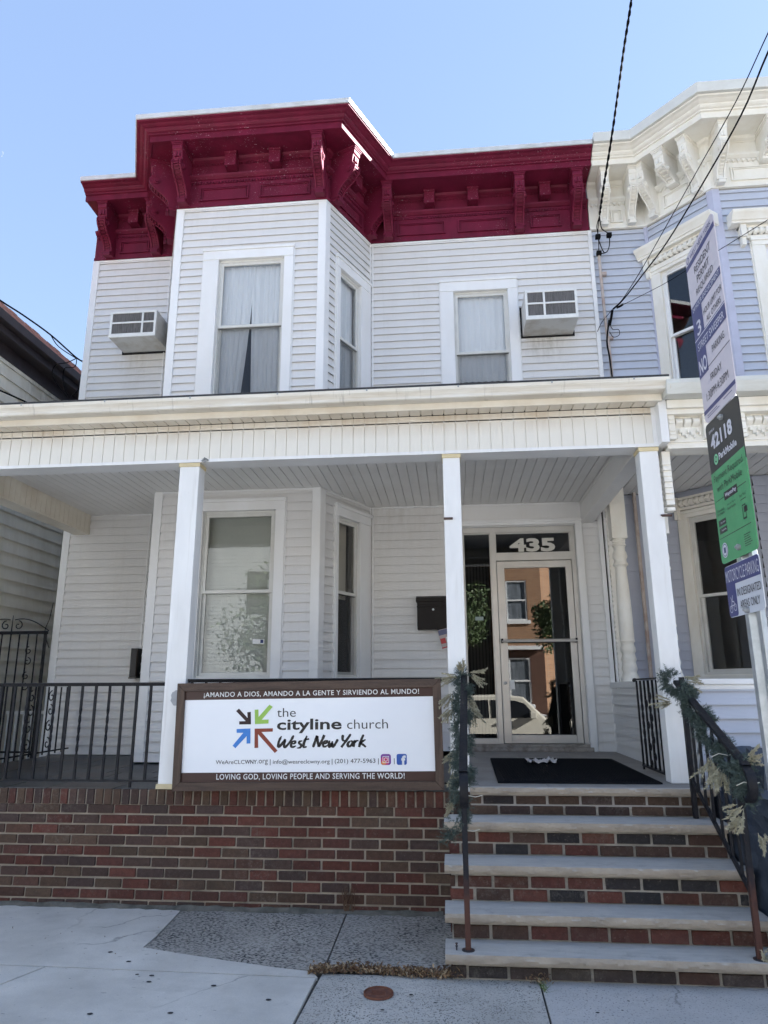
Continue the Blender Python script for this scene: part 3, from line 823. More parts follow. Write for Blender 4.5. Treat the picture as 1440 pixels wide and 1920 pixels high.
# ---------------------------------------------------------------- porch
# roof, beam, ceiling, gutter
mb = MB()
mb.add([(-4.6, -.20, 3.725), (1.66, -.20, 3.735), (1.66, 2.56, 4.30), (-4.6, 2.56, 4.30), (-4.6, -.20, 3.66), (1.66, -.20, 3.66), (1.66, 2.56, 3.66), (-4.6, 2.56, 3.66)],
       [(0, 1, 2, 3), (4, 5, 6, 7), (0, 1, 5, 4), (1, 2, 6, 5), (2, 3, 7, 6), (3, 0, 4, 7)])
mb.box(-4.6, 1.665, -.235, -.12, 3.700, 3.722)
mb.build('porch_roof', M_shingle, house)
mb = MB()
def boards(mb, x0, x1, fn, pitch=.09, gap=.006):
    x = x0
    while x < x1:
        a, b = x+gap/2, min(x+pitch-gap/2, x1)
        if b > a: fn(a, b)
        x += pitch
mb.box(-4.42, 1.60, .006, .10, 3.245, 3.56, 0)
boards(mb, -4.42, 1.60, lambda a, b: mb.box(a, b, .0, .007, 3.262, 3.556, 0))
mb.box(-4.42, 1.606, -.010, .012, 3.237, 3.262, 2)
mb.box(-4.42, 1.60, .012, .18, 3.237, 3.245, 2)
mb.box(1.60, 1.606, .0, .18, 3.262, 3.556, 2)
mb.box(1.575, 1.612, -.006, .0, 3.262, 3.556, 2)
mb.box(1.606, 1.663, -.10, .18, 3.24, 3.655, 2)
mb.build('porch_beam', [M_beam, M_groove, M_trim], house)
mb = MB()
mb.box(-4.42, 1.62, -.116, .0, 3.572, 3.58, 0)
boards(mb, -4.42, 1.62, lambda a, b: mb.box(a, b, -.112, .0, 3.562, 3.573, 0), .09, .008)
mb.box(-4.5, 1.63, -.128, -.112, 3.558, 3.645, 0)
mb.box(-4.5, 1.63, -.134, -.128, 3.558, 3.566, 0)
mb.build('porch_soffit', [M_cream, M_groove], house, bevel=.002)
mb = MB()
gp = [(-.128, 3.612), (-.215, 3.612), (-.222, 3.618), (-.222, 3.638), (-.232, 3.655), (-.246, 3.672), (-.250, 3.690), (-.250, 3.698), (-.240, 3.698), (-.240, 3.690), (-.128, 3.690)]
mb.prism(gp, 0, -4.55, 1.66)
mb.box(1.66, 1.664, -.252, -.128, 3.608, 3.70)
for x in (-4.0, -3.4, -2.7, -2.0, -1.3, -.6, .1, .8, 1.4): mb.box(x, x+.012, -.252, -.245, 3.684, 3.70, 1)
mb.build('gutter', [M_gutter, M_galv2], house)
# ceiling with grooves
mb = MB()
mb.box(-4.43, 1.60, .0, 2.56, 3.500, 3.51, 0)
boards(mb, -4.42, 1.60, lambda a, b: mb.box(a, b, .005, 2.562, 3.490, 3.499, 0), .092, .007)
mb.build('porch_ceiling', [M_ceil, M_groove], house)
# side beams
mb = MB()
mb.box(1.478, 1.596, .18, 2.56, 3.25, 3.49); mb.box(1.470, 1.604, .18, 2.56, 3.243, 3.256)
mb.box(1.470, 1.478, .18, 2.56, 3.256, 3.27)
mb.box(1.472, 1.478, .18, 2.56, 3.455, 3.49)
mb.build('side_beam', M_ceil, house, bevel=.003)
mb = MB()
mb.box(-4.41, -4.253, .18, 2.56, 3.262, 3.49, 1)
y = .18
while y < 2.52:
    mb.box(-4.255, -4.246, y+.003, min(y+.087, 2.52), 3.275, 3.49, 0); y += .09
mb.box(-4.255, -4.243, 2.52, 2.56, 3.262, 3.49, 0)
mb.box(-4.42, -4.236, .18, 2.562, 3.253, 3.270, 0)
mb.build('side_beam', [M_cream, M_groove], house)
# posts
def post(x0, x1, z0, z1, label=None, base=True, d=.14, y=0.0, patch=None):
    mb = MB()
    mb.box(x0, x1, y+.004, y+d, z0+(.03 if base else 0), z1-.03)
    o = mb.build('porch_post', M_trimw, house, bevel=.005, label=label)
    mb = MB(); e = .006
    mb.box(x0-e, x1+e, y-.004, y+d+e, z1-.032, z1-.002); 
    if base: mb.box(x0-e*1.5, x1+e, y-.010, y+d+e, z0, z0+.034)
    mb.build('post_shim', M_creamp, o, bevel=.002)
    if patch:
        mb = MB(); px, pz = patch; pts = []
        for i in range(18):
            t = 2*math.pi*i/18; pts.append((px+.045*math.cos(t)*random.uniform(.8, 1.1), pz+.055*math.sin(t)*random.uniform(.85, 1.15)))
        mb.add([(a, y+.0025, b) for a, b in pts], [tuple(range(18))]); mb.build('paint_patch', flat('grey_patch', (.42, .43, .45)), o, recalc=False)
    return o
post(-2.14, -1.978, .77, 3.237, 'porch post with a grey paint patch near its foot', patch=(-2.04, 1.405))
post(-.028, .105, .77, 3.237, base=False)
post(1.462, 1.600, .832, 3.237, base=False)
post(-4.40, -4.26, .77, 3.237)
mb = MB()   # gate strap hinges left on the posts
for x, z in ((-.012, 2.72), (1.60, 2.70)):
    mb.box(x-.02, x+.05, -.004, .0035, z-.010, z+.008)
    mb.tube([(x-.03 if x > 1 else x+.045, -.008, z), (x+.05, -.008, z)], .007, 6)
mb.build('hinge_strap', mat('rusty_iron', (.10, .06, .05), .7, (.05, .03, .03), 30), house)
mb = MB(FR((0, 0, 0), (1, 0, 0), (0, -1, 0))); mb.tube([(-1.955, .012, 3.245), (-1.925, .04, 3.262), (-1.90, .012, 3.250), (-1.93, .02, 3.235), (-1.955, .012, 3.245)], .006, 6); mb.box(-1.95, -1.91, .01, .02, 3.24, 3.26); mb.build('cable_clip', M_galv2, house)
# floor, brick base
mb = MB()
mb.box(-4.45, .10, .10, 2.60, .70, .766, 0, (.05, .055, .06))
x = -4.44
FLG = [(.055, .062, .075), (.075, .080, .088), (.09, .075, .070), (.045, .052, .065), (.10, .098, .095), (.06, .055, .06)]
rows = [.012, .30, .62, .95, 1.22, 1.56, 1.9, 2.2, 2.56]
for r0, r1 in zip(rows[:-1], rows[1:]):
    x = -4.44
    while x < .09:
        L_ = random.uniform(.28, .62); b = min(x+L_, .095); j = .006
        sk = random.uniform(-.03, .03)
        c = random.choice(FLG)
        mb.add([(x+j, r0+j, .772), (b-j, r0+j, .772), (b-j+sk*.3, r1-j, .774), (x+j+sk*.3, r1-j, .774), (x+j, r0+j, .755), (b-j, r0+j, .755), (b-j, r1-j, .755), (x+j, r1-j, .755)],
               [(0, 1, 2, 3), (0, 1, 5, 4), (1, 2, 6, 5), (2, 3, 7, 6), (3, 0, 4, 7)], 0, c)
        x = b
mb.build('porch_floor', M_flag, house, label='porch floor of dark flagstones')
mb = MB()
xs = [.10, .62, 1.14, 1.66]
for a, b in zip(xs[:-1], xs[1:]):
    for y0, y1 in ((-.19, .45), (.455, 1.1), (1.105, 1.75), (1.755, 2.56)): mb.box(a+.002, b-.002, y0, y1, .79, .829)
mb.box(.10, 1.66, -.19, 2.6, .70, .824)
mb.build('landing', M_slab, house, bevel=.002, label='pale concrete landing in front of the door')
mb = MB()
mb.box(-4.45, .10, .014, .10, -.1, .762); mb.box(-4.45, -4.35, .1, 2.6, -.1, .762)
bw = mb.build('brick_wall', M_mortar, house)
mb = MB()
brickrow(mb, -4.45, .10, 0, .664, .102, .0665, .0145, BR_MAIN, .01)
for i in range(10):
    z = .664-.0695*(i+1)+.0105
    brickrow(mb, -4.45, .10, 0, z, .0555, .2025, .0145, BR_MAIN, (.101 if i % 2 else 0)+.02)
mb.build('bricks', M_brick, bw, bevel=.0025)

# ---------------------------------------------------------------- front steps
steps = thing('front_steps', (.77, -.6, 0), 'brick front steps with five pale stone treads up to the glass door', 'steps')
TZ = [.83, .655, .460, .262, .125]; TY = [-.237, -.465, -.705, -.912, -1.105]; XL, XR = -.075, 1.66
def tread(i):
    z1 = TZ[i]; y0 = TY[i]; th = .046 if i else .044; x0 = XL if i else .10; x1 = XR if i < 4 else 2.3
    yb = (TY[i-1]+.045) if i else -.188
    n = 90; m_ = 5; rnd = random.Random(i+3); mb = MB()
    top = []; front = []
    import math as _m
    offs = []
    for a in range(n+1):
        x = x0+(x1-x0)*a/n
        o0 = .0015*_m.sin(a*.7+i)+rnd.uniform(-.003, .003)
        col = []
        for b in range(m_+1):
            t = b/m_
            prof = -.009*_m.sin(t*3.14)
            col.append((x, y0+prof+(o0*.5 if 0 < b else o0*.2)+rnd.uniform(-.0045, .0045)*(1 if 0 < b < m_ else .4), z1-th*t))
        offs.append(col)
    rs = []
    for col in offs: rs.append([(col[0][0], yb, z1)]+col+[(col[0][0], yb, z1-th)])
    mb.rings(rs)
    return mb.build('tread', M_tread, steps, smooth=28)
for i in range(5): tread(i)
rz = [(TZ[i]-.046, TZ[i+1] if i < 4 else 0) for i in range(5)]
for i in range(5):
    y = TY[i]+.040; x0 = XL+.03 if i else .10
    mb = MB(); mb.box(x0+.008, 1.64 if i < 4 else 2.28, y+.012, 0.02+.001*i, (TZ[i+1]-.046-.004 if i < 4 else -.05), TZ[i]-.047)
    rm = mb.build('riser', M_mortar2, steps)
    mb = MB()
    zt, zb = rz[i]; x0 = XL+.03 if i else .08; x1 = 1.63 if i < 4 else 2.28
    rows_ = 2 if i < 3 else 1
    gap = .014 if i else .004
    h = (zt-zb-gap-.012*rows_)/rows_
    z = zb+.006
    for r_ in range(rows_):
        pal = BR_STEP if i else [(.115, .075, .055), (.10, .065, .05), (.08, .055, .05), (.055, .046, .048)]
        if i == 4: pal = [(.12, .07, .055), (.08, .062, .055), (.06, .052, .05), (.11, .09, .075)]
        brickrow(mb, x0, x1, y, z, h, .212, .017, pal, (.106 if (r_+i) % 2 else 0)+.03*i, .08, .004)
        if i: mb.box(x0, x0+.006, y+.09, y+.17, z, z+h, 0, random.choice(pal))
        z += h+.012
    mb.build('bricks', M_brick, rm, bevel=.004)

# ---------------------------------------------------------------- railings
def flatbar(mb, p, q, wx, wz):
    """rectangular bar from p to q, wx across (x or y), wz thick"""
    p, q = Vector(p), Vector(q); d = (q-p).normalized(); s_ = d.cross(Vector((0, 0, 1)))
    if s_.length < .05: s_ = Vector((1, 0, 0))
    s_.normalize(); n = s_.cross(d)
    rs = [[tuple(c+s_*a*wx/2+n*b*wz/2) for a, b in ((-1, -1), (1, -1), (1, 1), (-1, 1))] for c in (p, q)]
    mb.rings(rs)
def twisted(mb, x, y, z0, z1, s=.0078):
    n = 26; rs = []
    for i in range(n+1):
        t = i/n; a = 0
        if .25 < t < .75: a = (t-.25)*math.pi*5
        elif t >= .75: a = math.pi*2.5
        rs.append([(x+s*1.41*math.cos(a+math.pi/4+k*math.pi/2), y+s*1.41*math.sin(a+math.pi/4+k*math.pi/2), z0+(z1-z0)*t) for k in range(4)])
    mb.rings(rs)
def railing(name, x0, x1, y, zt, zb, zf, lab, step=.108, posts=(), off=.03, ):
    t = thing(name, ((x0+x1)/2, y, zf), lab, 'railing')
    mb = MB(); flatbar(mb, (x0, y, zt), (x1, y, zt), .034, .012); mb.box(x0, x1, y-.006, y+.006, zt-.02, zt-.006)
    mb.build('handrail', M_iron, t, bevel=.002)
    mb = MB(); mb.box(x0, x1, y-.007, y+.007, zb-.007, zb+.007); mb.build('bottom_rail', M_iron, t)
    x = x0+off; k = 0
    while x < x1-.02:
        mb = MB()
        pz = zf if any(abs(x-p) < step/2 for p in posts) else zb
        if k % 2 and pz == zb: twisted(mb, x, y, zb, zt-.01)
        else: mb.box(x-.0085, x+.0085, y-.0085, y+.0085, pz, zt-.01)
        mb.build('baluster', M_iron, t); x += step; k += 1
    return t
railing('porch_railing', -4.25, -2.145, .05, 1.512, .818, .772, 'black iron porch railing left of the post with the grey patch', posts=(-3.42, -2.36), off=.045)
railing('porch_railing', -1.975, -.03, .05, 1.535, .818, .772, 'black iron railing hidden behind the church banner, only its top edge showing', posts=())
# side railing of the porch (left), with scroll panel
def spiral(mb, cx, cz, r0, turns, a0, sgn, y, r=.006, axis='x', n=26):
    pts = []
    for i in range(n+1):
        t = i/n; a = a0+sgn*turns*2*math.pi*t; rr = r0*(1-.82*t)
        p = (cx+rr*math.cos(a), cz+rr*math.sin(a))
        pts.append((p[0], y, p[1]) if axis == 'x' else (y, p[0], p[1]))
    mb.tube(pts, r, 6)
t = thing('porch_railing', (-4.22, 1.2, .77), 'black iron railing along the left side of the porch, with scrollwork panel', 'railing')
mb = MB(); flatbar(mb, (-4.22, .1, 1.50), (-4.22, 2.52, 1.52), .034, .012); mb.build('handrail', M_iron, t)
mb = MB(); flatbar(mb, (-4.22, .1, .84), (-4.22, 2.52, .85), .014, .014); mb.build('bottom_rail', M_iron, t)
y = .22
k = 0
while y < 2.5:
    mb = MB(); mb.box(-4.226, -4.214, y-.006, y+.006, .82, 1.50); mb.build('baluster', M_iron, t); y += .12
mb = MB()
for cy in (1.7, 2.06):
    for cz, s_ in ((1.40, 1), (1.26, -1), (1.10, 1), (.93, -1)):
        spiral(mb, cy, cz, .06, 1.1, R(90), s_, -4.205, .006, 'y')
mb.build('scrollwork', M_iron, t)
# right side porch railing (depth run), in the plane x = 1.5
t = thing('porch_railing', (1.5, .5, .83), 'black iron railing beside the landing, behind the right porch post', 'railing')
mb = MB(); flatbar(mb, (1.5, .12, 1.53), (1.5, .90, 1.53), .04, .012); mb.tube([(1.5, .90, 1.53), (1.5, .93, 1.528), (1.5, .945, 1.52)], .013, 6); mb.build('handrail', M_iron, t)
mb = MB(); flatbar(mb, (1.5, .12, .865), (1.5, .88, .865), .014, .014); mb.build('bottom_rail', M_iron, t)
for k in range(7):
    y = .17+.115*k; mb = MB()
    if k % 2: twisted(mb, 1.5, y, .865, 1.52)
    else: mb.box(1.493, 1.507, y-.007, y+.007, .835 if k in (0, 6) else .865, 1.52)
    mb.build('baluster', M_iron, t)
mb = MB()
for cz in (1.40, 1.24, 1.08, .96):
    spiral(mb, .46, cz, .032, 1.3, R(90), 1, 1.49, .005, 'y'); spiral(mb, .57, cz-.05, .032, 1.3, R(-90), -1, 1.49, .005, 'y')
mb.build('scrollwork', M_iron, t)
# stair handrails
M_rust = mat('rust_stained_iron', (.03, .028, .032), .5, (.15, .05, .028), 4, 1.0, (1, 1, .8), bst=.4, lo=.54, hi=.66)
def rust_post():
    m, N, L, P = newmat('rusting_post')
    tc = N.new('ShaderNodeTexCoord'); s = N.new('ShaderNodeSeparateXYZ'); L.new(tc.outputs['Object'], s.inputs[0])
    h = mth(N, L, 'ADD', s.outputs[2], mth(N, L, 'MULTIPLY', noise(N, L, coords(N, L, (1, 1, .6)), 14, 5, .7), .5))
    f = ramp(N, L, h, .58, .78)
    col = mix(N, L, f, (.085, .038, .028), (.014, .015, .020))
    n = ramp(N, L, noise(N, L, coords(N, L), 40, 5, .8), .62, .68)
    L.new(mix(N, L, mth(N, L, 'MULTIPLY', n, .5), col, (.09, .04, .03)), P.inputs['Base Color']); P.inputs['Roughness'].default_value = .55
    P.inputs['Specular IOR Level'].default_value = .25
    bump(N, L, P, noise(N, L, coords(N, L), 90), .4); return m
M_rpost = rust_post()
def stair_rail(xt, x, zt, ztop_y, base_y, base_z, lab, balusters, xb):
    t = thing('stair_handrail', (xb, base_y, base_z), lab, 'handrail')
    mb = MB()
    p0 = Vector((xt, ztop_y, zt)); p1 = Vector((xb+(.0), base_y-.13, 1.06 if xb > 1 else 1.02))
    pts = [p0+(p1-p0)*k/10 for k in range(11)]
    # lamb's-tongue curl
    c = p1+Vector((0, .035, -.085)); dirs = []
    for k in range(1, 9):
        a = R(65+k*24); pts.append(Vector((xb, c.y+math.cos(a)*.085, c.z+math.sin(a)*.085)))
    mb.M = Matrix.Identity(4)
    rs = []
    for i, p in enumerate(pts):
        tt = (pts[min(i+1, len(pts)-1)]-pts[max(i-1, 0)]).normalized(); s_ = Vector((1, 0, 0)); n = s_.cross(tt).normalized()
        rs.append([tuple(p+s_*a*.023+n*b*.010) for a, b in ((-1, -1), (-.6, -1.3), (.6, -1.3), (1, -1), (1, 1), (.6, 1.3), (-.6, 1.3), (-1, 1))])
    mb.rings(rs); mb.build('handrail', M_iron, t, smooth=50)
    mb = MB(); mb.box(xb-.015, xb+.015, base_y-.015, base_y+.015, base_z, .99 if xb < 1 else .93)
    mb.build('newel_post', M_rpost, t, bevel=.003, origin=(0, 0, 0))
    mb = MB(); mb.lathe([(.034, base_z), (.034, base_z+.004), (.018, base_z+.006)], xb, base_y, 14); mb.build('base_plate', M_rust, t)
    if balusters:
        q0 = Vector((xb, -.25, .90)); q1 = Vector((xb, base_y+.0, .42))
        mb = MB(); flatbar(mb, q0, q1, .014, .03); mb.build('bottom_rail', M_iron, t)
        for k in range(7):
            f = (k+.1)/7; b = q0+(q1-q0)*f; g0 = p0+(p1-p0)*((b.y-p0.y)/(p1.y-p0.y))
            mb = MB(); mb.box(xb-.007, xb+.007, b.y-.007, b.y+.007, b.z, g0.z); mb.build('baluster', M_iron, t)
        mb = MB(); mb.box(xb-.014, xb+.014, -.275, -.247, .66, 1.53); mb.build('newel_post', M_iron, t)
    else:
        mb = MB(); mb.box(xb+.012, xb+.04, -.19, -.165, .83, 1.46); mb.build('newel_post', M_iron, t)
    return t
stair_rail(.085, .05, 1.55, -.05, -1.04, .125, 'black iron stair handrail with a rusty foot, left side of the steps', False, .046)
stair_rail(1.51, 1.51, 1.50, -.17, -1.05, .125, 'black iron stair handrail with balusters, right side of the steps', True, 1.515)
mb = MB()
for y in (-1.0, -1.04):
    mb.tube([(-.015, y, .124), (-.015, y, .142)], .004, 6); mb.tube([(-.015, y, .142), (-.015, y, .147)], .007, 6)
mb.build('anchor_bolt', M_rust, steps)

# ---------------------------------------------------------------- iron gate in the alley
t = thing('iron_gate', (-5.02, 2.45, 0), 'tall black iron gate with scrolled crest closing the alley', 'gate')
mb = MB(); mb.box(-5.5, -4.56, 2.44, 2.46, 2.085, 2.12); mb.box(-5.5, -5.48, 2.44, 2.46, 0, 2.1); mb.box(-4.60, -4.57, 2.44, 2.46, 0, 2.1); mb.box(-5.5, -4.56, 2.443, 2.457, .8, .82); mb.box(-5.5, -4.56, 2.443, 2.457, .1, .12)
mb.build('gate_frame', M_iron, t)
for k in range(8):
    mb = MB(); x = -5.42+k*.105; mb.box(x-.006, x+.006, 2.444, 2.456, .1, 2.09); mb.build('gate_bar', M_iron, t)
mb = MB()
for s_ in (-1, 1):
    pts = [(-5.0+s_*(.45-.42*k/12), 2.45, 2.12+.14*math.sin(k/12*math.pi*.62)) for k in range(13)]; mb.tube(pts, .006, 6)
    spiral(mb, -5.0+s_*.075, 2.185, .055, 1.1, R(90), -s_, 2.45, .006)
mb.tube([(-5.0, 2.45, 2.12), (-5.0, 2.45, 2.30)], [.008, .003], 6)
for cx in (-5.3, -4.76):
    for cz, s_ in ((1.90, 1), (1.78, -1), (1.62, 1), (1.50, -1)): spiral(mb, cx, cz, .045, 1.1, R(90), s_, 2.44, .0055)
mb.build('scrollwork', M_iron, t)
t = thing('picket_fence', (-5.0, 3.3, 0), 'low white picket fence seen through the alley gate', 'fence')
mb = MB(); mb.box(-5.5, -4.6, 3.3, 3.33, 1.18, 1.22); mb.box(-5.5, -4.6, 3.3, 3.33, .5, .54); mb.build('fence_rail', M_white, t)
for k in range(9):
    mb = MB(); x = -5.45+k*.1; mb.box(x, x+.03, 3.27, 3.3, .35, 1.18); mb.build('picket', M_white, t)

# ---------------------------------------------------------------- church banner
M_ban = mat('banner_vinyl', (.88, .89, .91), .35, (.82, .83, .86), 1.5, .5, bst=.03, bs=3)
M_brn = flat('banner_brown', (.045, .014, .010), .4); M_ink = flat('ink_black', (.012, .010, .012), .4)
M_grn = flat('logo_green', (.36, .58, .10)); M_blu = flat('logo_blue', (.07, .24, .66)); M_rst = flat('logo_rust', (.26, .05, .025)); M_dkb = flat('logo_dark', (.03, .012, .012))
M_wh = flat('print_white', (.80, .80, .80)); M_fb = flat('icon_blue', (.04, .11, .42)); M_ig1 = flat('icon_purple', (.18, .03, .30)); M_ig2 = flat('icon_magenta', (.62, .04, .16)); M_ig3 = flat('icon_orange', (.78, .28, .05))
t = thing('church_sign', (-1.03, -.06, .77), 'wide white church banner with brown bands in a dark wooden frame', 'sign')
WB, HB = 1.925, .742
ud = Vector((1, 0, .0125)).normalized()
FS = Matrix.Identity(4)
for i in range(3):
    FS[i][0] = ud[i]; FS[i][1] = (0, -1, 0)[i]; FS[i][2] = Vector((-.0125, 0, 1)).normalized()[i]; FS[i][3] = (-1.998, -.055, .766)[i]
mb = MB(FS)
mb.box(0, WB, -.02, .0, 0, HB, 1)
fwid = .058
mb.prism([(0, 0), (WB, 0), (WB-fwid, fwid), (fwid, fwid)], 1, .0, .030, 0); mb.prism([(0, HB), (fwid, HB-fwid), (WB-fwid, HB-fwid), (WB, HB)], 1, .0, .030, 0)
mb.build('sign_frame', [M_wood, M_black], t, bevel=.003)
mb = MB(FS)
mb.prism([(0, 0.001), (fwid, fwid+.001), (fwid, HB-fwid-.001), (0, HB-.001)], 1, .0, .029, 0); mb.prism([(WB, .001), (WB, HB-.001), (WB-fwid, HB-fwid-.001), (WB-fwid, fwid+.001)], 1, .0, .029, 0)
mb.build('sign_frame', M_woodv, t, bevel=.003)
mb = MB(FS)
mb.box(fwid, WB-fwid, .001, .008, fwid, HB-fwid, 0)
mb.box(fwid, WB-fwid, .008, .0095, .622, HB-fwid, 1); mb.box(fwid, WB-fwid, .008, .0095, fwid, .121, 1)
def bwp(cx, cy):
    xl = 68-(cy-62)*.0765; xr = 1380+(cy-62)*.035; yt = 62-(cx-68)*.0217
    return ((cx-xl)/(xr-xl)*WB, (598-cy)/(598-yt)*HB)
def ppoly(pts, mi, v=.0095):
    mb.add([(*[bwp(*p)[0]], v, bwp(*p)[1]) for p in pts], [tuple(range(len(pts)))], mi)
# four arrows
ppoly([(437, 270), (377, 271), (377, 255), (410, 254), (362, 203), (377, 190), (420, 238), (419, 209), (437, 207)], 2)
ppoly([(457, 269), (457, 196), (476, 195), (476, 233), (532, 170), (549, 181), (492, 247), (527, 246), (526, 266)], 3)
ppoly([(434, 291), (432, 366), (413, 367), (414, 329), (355, 390), (341, 377), (397, 313), (363, 313), (363, 294)], 4)
ppoly([(455, 292), (548, 290), (547, 307), (490, 309), (570, 402), (556, 414), (472, 320), (472, 388), (453, 389)], 5)
T = lambda s, a, b, c, d, mi, bold=0, sh=0, sp=1.0, lift=.0098: mb.text(s, a, b, c, d, FS, mi, bold, sh, lift, sp)
T('¡AMANDO A DIOS, AMANDO A LA GENTE Y SIRVIENDO AL MUNDO!', .197, 1.769, .632, .676, 6, .010, sp=1.1)
T('LOVING GOD, LOVING PEOPLE AND SERVING THE WORLD!', .315, 1.653, .068, .112, 6, .010, sp=1.1)
T('the', .744, .881, .495, .556, 7, -.006)
T('cityline', .745, 1.213, .382, .481, 7, .022)
T('church', 1.252, 1.543, .407, .471, 7, -.006)
T('WeAreCLC', .306, .516, .178, .205, 7); T('WNY', .518, .605, .178, .205, 7, .015); T('.org', .609, .684, .169, .205, 7)
T('|', .700, .704, .168, .208, 7); T('info@weareclcwny.org', .722, 1.128, .169, .206, 7); T('|', 1.143, 1.147, .168, .208, 7); T('(201) 477-5963', 1.164, 1.451, .169, .207, 7); T('|', 1.470, 1.474, .168, .208, 7); T('|', 1.581, 1.585, .168, .208, 7)
# hand-brushed "West New York"
def brush(strokes, x0, x1, z0, z1, W_, wd=.0095):
    for st in strokes:
        P = [Vector((x0+(x1-x0)*a/W_+(b*.012), z0+(z1-z0)*b)) for a, b in st]
        Q = []
        for i in range(len(P)-1):
            for k in range(4):
                t_ = k/4; p0 = P[max(i-1, 0)]; p1 = P[i]; p2 = P[i+1]; p3 = P[min(i+2, len(P)-1)]
                Q.append(.5*((2*p1)+(-p0+p2)*t_+(2*p0-5*p1+4*p2-p3)*t_*t_+(-p0+3*p1-3*p2+p3)*t_**3))
        Q.append(P[-1])
        Lq, Rq = [], []
        for i, p in enumerate(Q):
            d = (Q[min(i+1, len(Q)-1)]-Q[max(i-1, 0)]).normalized(); n = Vector((-d.y, d.x))
            w_ = wd*(.55+.45*abs(d.y))*(1 if .08 < i/len(Q) < .9 else .6)*random.uniform(.85, 1.12)
            Lq.append(p+n*w_); Rq.append(p-n*w_)
        for i in range(len(Q)-1):
            mb.add([(Lq[i].x, .0098, Lq[i].y), (Lq[i+1].x, .0098, Lq[i+1].y), (Rq[i+1].x, .0098, Rq[i+1].y), (Rq[i].x, .0098, Rq[i].y)], [(0, 1, 2, 3)], 7)
ST = [[(.15, .95), (.0, .5), (.05, .05), (.35, .45), (.5, .7)], [(.5, .7), (.45, .3), (.55, .03), (.9, .5), (1.1, 1.0)],
      [(1.0, .28), (1.25, .35), (1.3, .52), (1.1, .5), (1.0, .25), (1.12, .05), (1.4, .15)],
      [(1.85, .55), (1.65, .5), (1.62, .35), (1.8, .22), (1.75, .02), (1.5, -.03)], [(2.15, .95), (2.0, .4), (2.02, .05), (2.25, .08)], [(1.95, .62), (2.35, .7)],
      [(2.75, .02), (2.85, .5), (2.95, .95)], [(2.95, .95), (3.05, .5), (3.2, .05)], [(3.2, .05), (3.35, .5), (3.5, 1.0)],
      [(3.5, .28), (3.72, .35), (3.78, .52), (3.6, .5), (3.5, .25), (3.62, .05), (3.85, .15)], [(3.98, .55), (3.95, .2), (4.05, .03), (4.2, .35)], [(4.2, .5), (4.2, .15), (4.32, .05), (4.5, .4), (4.6, .65)],
      [(4.95, 1.0), (4.98, .6), (5.2, .5)], [(5.55, 1.05), (5.25, .5), (4.95, .0)], [(5.6, .5), (5.42, .3), (5.5, .05), (5.7, .15), (5.78, .4), (5.6, .52)],
      [(5.95, .55), (5.9, .3), (5.88, .02)], [(5.92, .35), (6.05, .5), (6.22, .52)], [(6.55, 1.0), (6.4, .5), (6.32, .0)], [(6.75, .6), (6.42, .35), (6.6, .2), (6.85, .0)]]
brush(ST, .755, 1.385, .284, .368, 6.85)
# icons
def rrect(x0, x1, z0, z1, r, mi, v, n=5):
    pts = []
    for cx, cz, a in ((x1-r, z1-r, 0), (x0+r, z1-r, 90), (x0+r, z0+r, 180), (x1-r, z0+r, 270)):
        for k in range(n+1):
            q = R(a+90*k/n); pts.append((cx+r*math.cos(q), v, cz+r*math.sin(q)))
    mb.add(pts, [tuple(range(len(pts)))], mi)
rrect(1.489, 1.560, .164, .236, .016, 8, .0098)
rrect(1.490, 1.545, .165, .215, .015, 9, .0101); rrect(1.492, 1.525, .166, .190, .012, 10, .0104)
def ringp(cx, cz, r0, r1, mi, v, n=20):
    for k in range(n):
        a, b = 2*math.pi*k/n, 2*math.pi*(k+1)/n
        mb.add([(cx+r0*math.cos(a), v, cz+r0*math.sin(a)), (cx+r1*math.cos(a), v, cz+r1*math.sin(a)), (cx+r1*math.cos(b), v, cz+r1*math.sin(b)), (cx+r0*math.cos(b), v, cz+r0*math.sin(b))], [(0, 1, 2, 3)], mi)
ringp(1.5245, .200, .0095, .0135, 6, .0107)
for a, b, c, d in ((1.502, 1.547, .219, .223), (1.502, 1.547, .177, .181), (1.502, 1.506, .181, .219), (1.543, 1.547, .181, .219), (1.534, 1.538, .210, .214)):
    mb.add([(a, .0107, c), (b, .0107, c), (b, .0107, d), (a, .0107, d)], [(0, 1, 2, 3)], 6)
rrect(1.600, 1.671, .164, .236, .012, 11, .0098); mb.text('f', 1.632, 1.664, .164, .226, FS, 6, .05, 0, .0102)
mb.build('banner', [M_ban, M_brn, M_dkb, M_grn, M_blu, M_rst, M_wh, M_ink, M_ig1, M_ig2, M_ig3, M_fb], t, recalc=False)

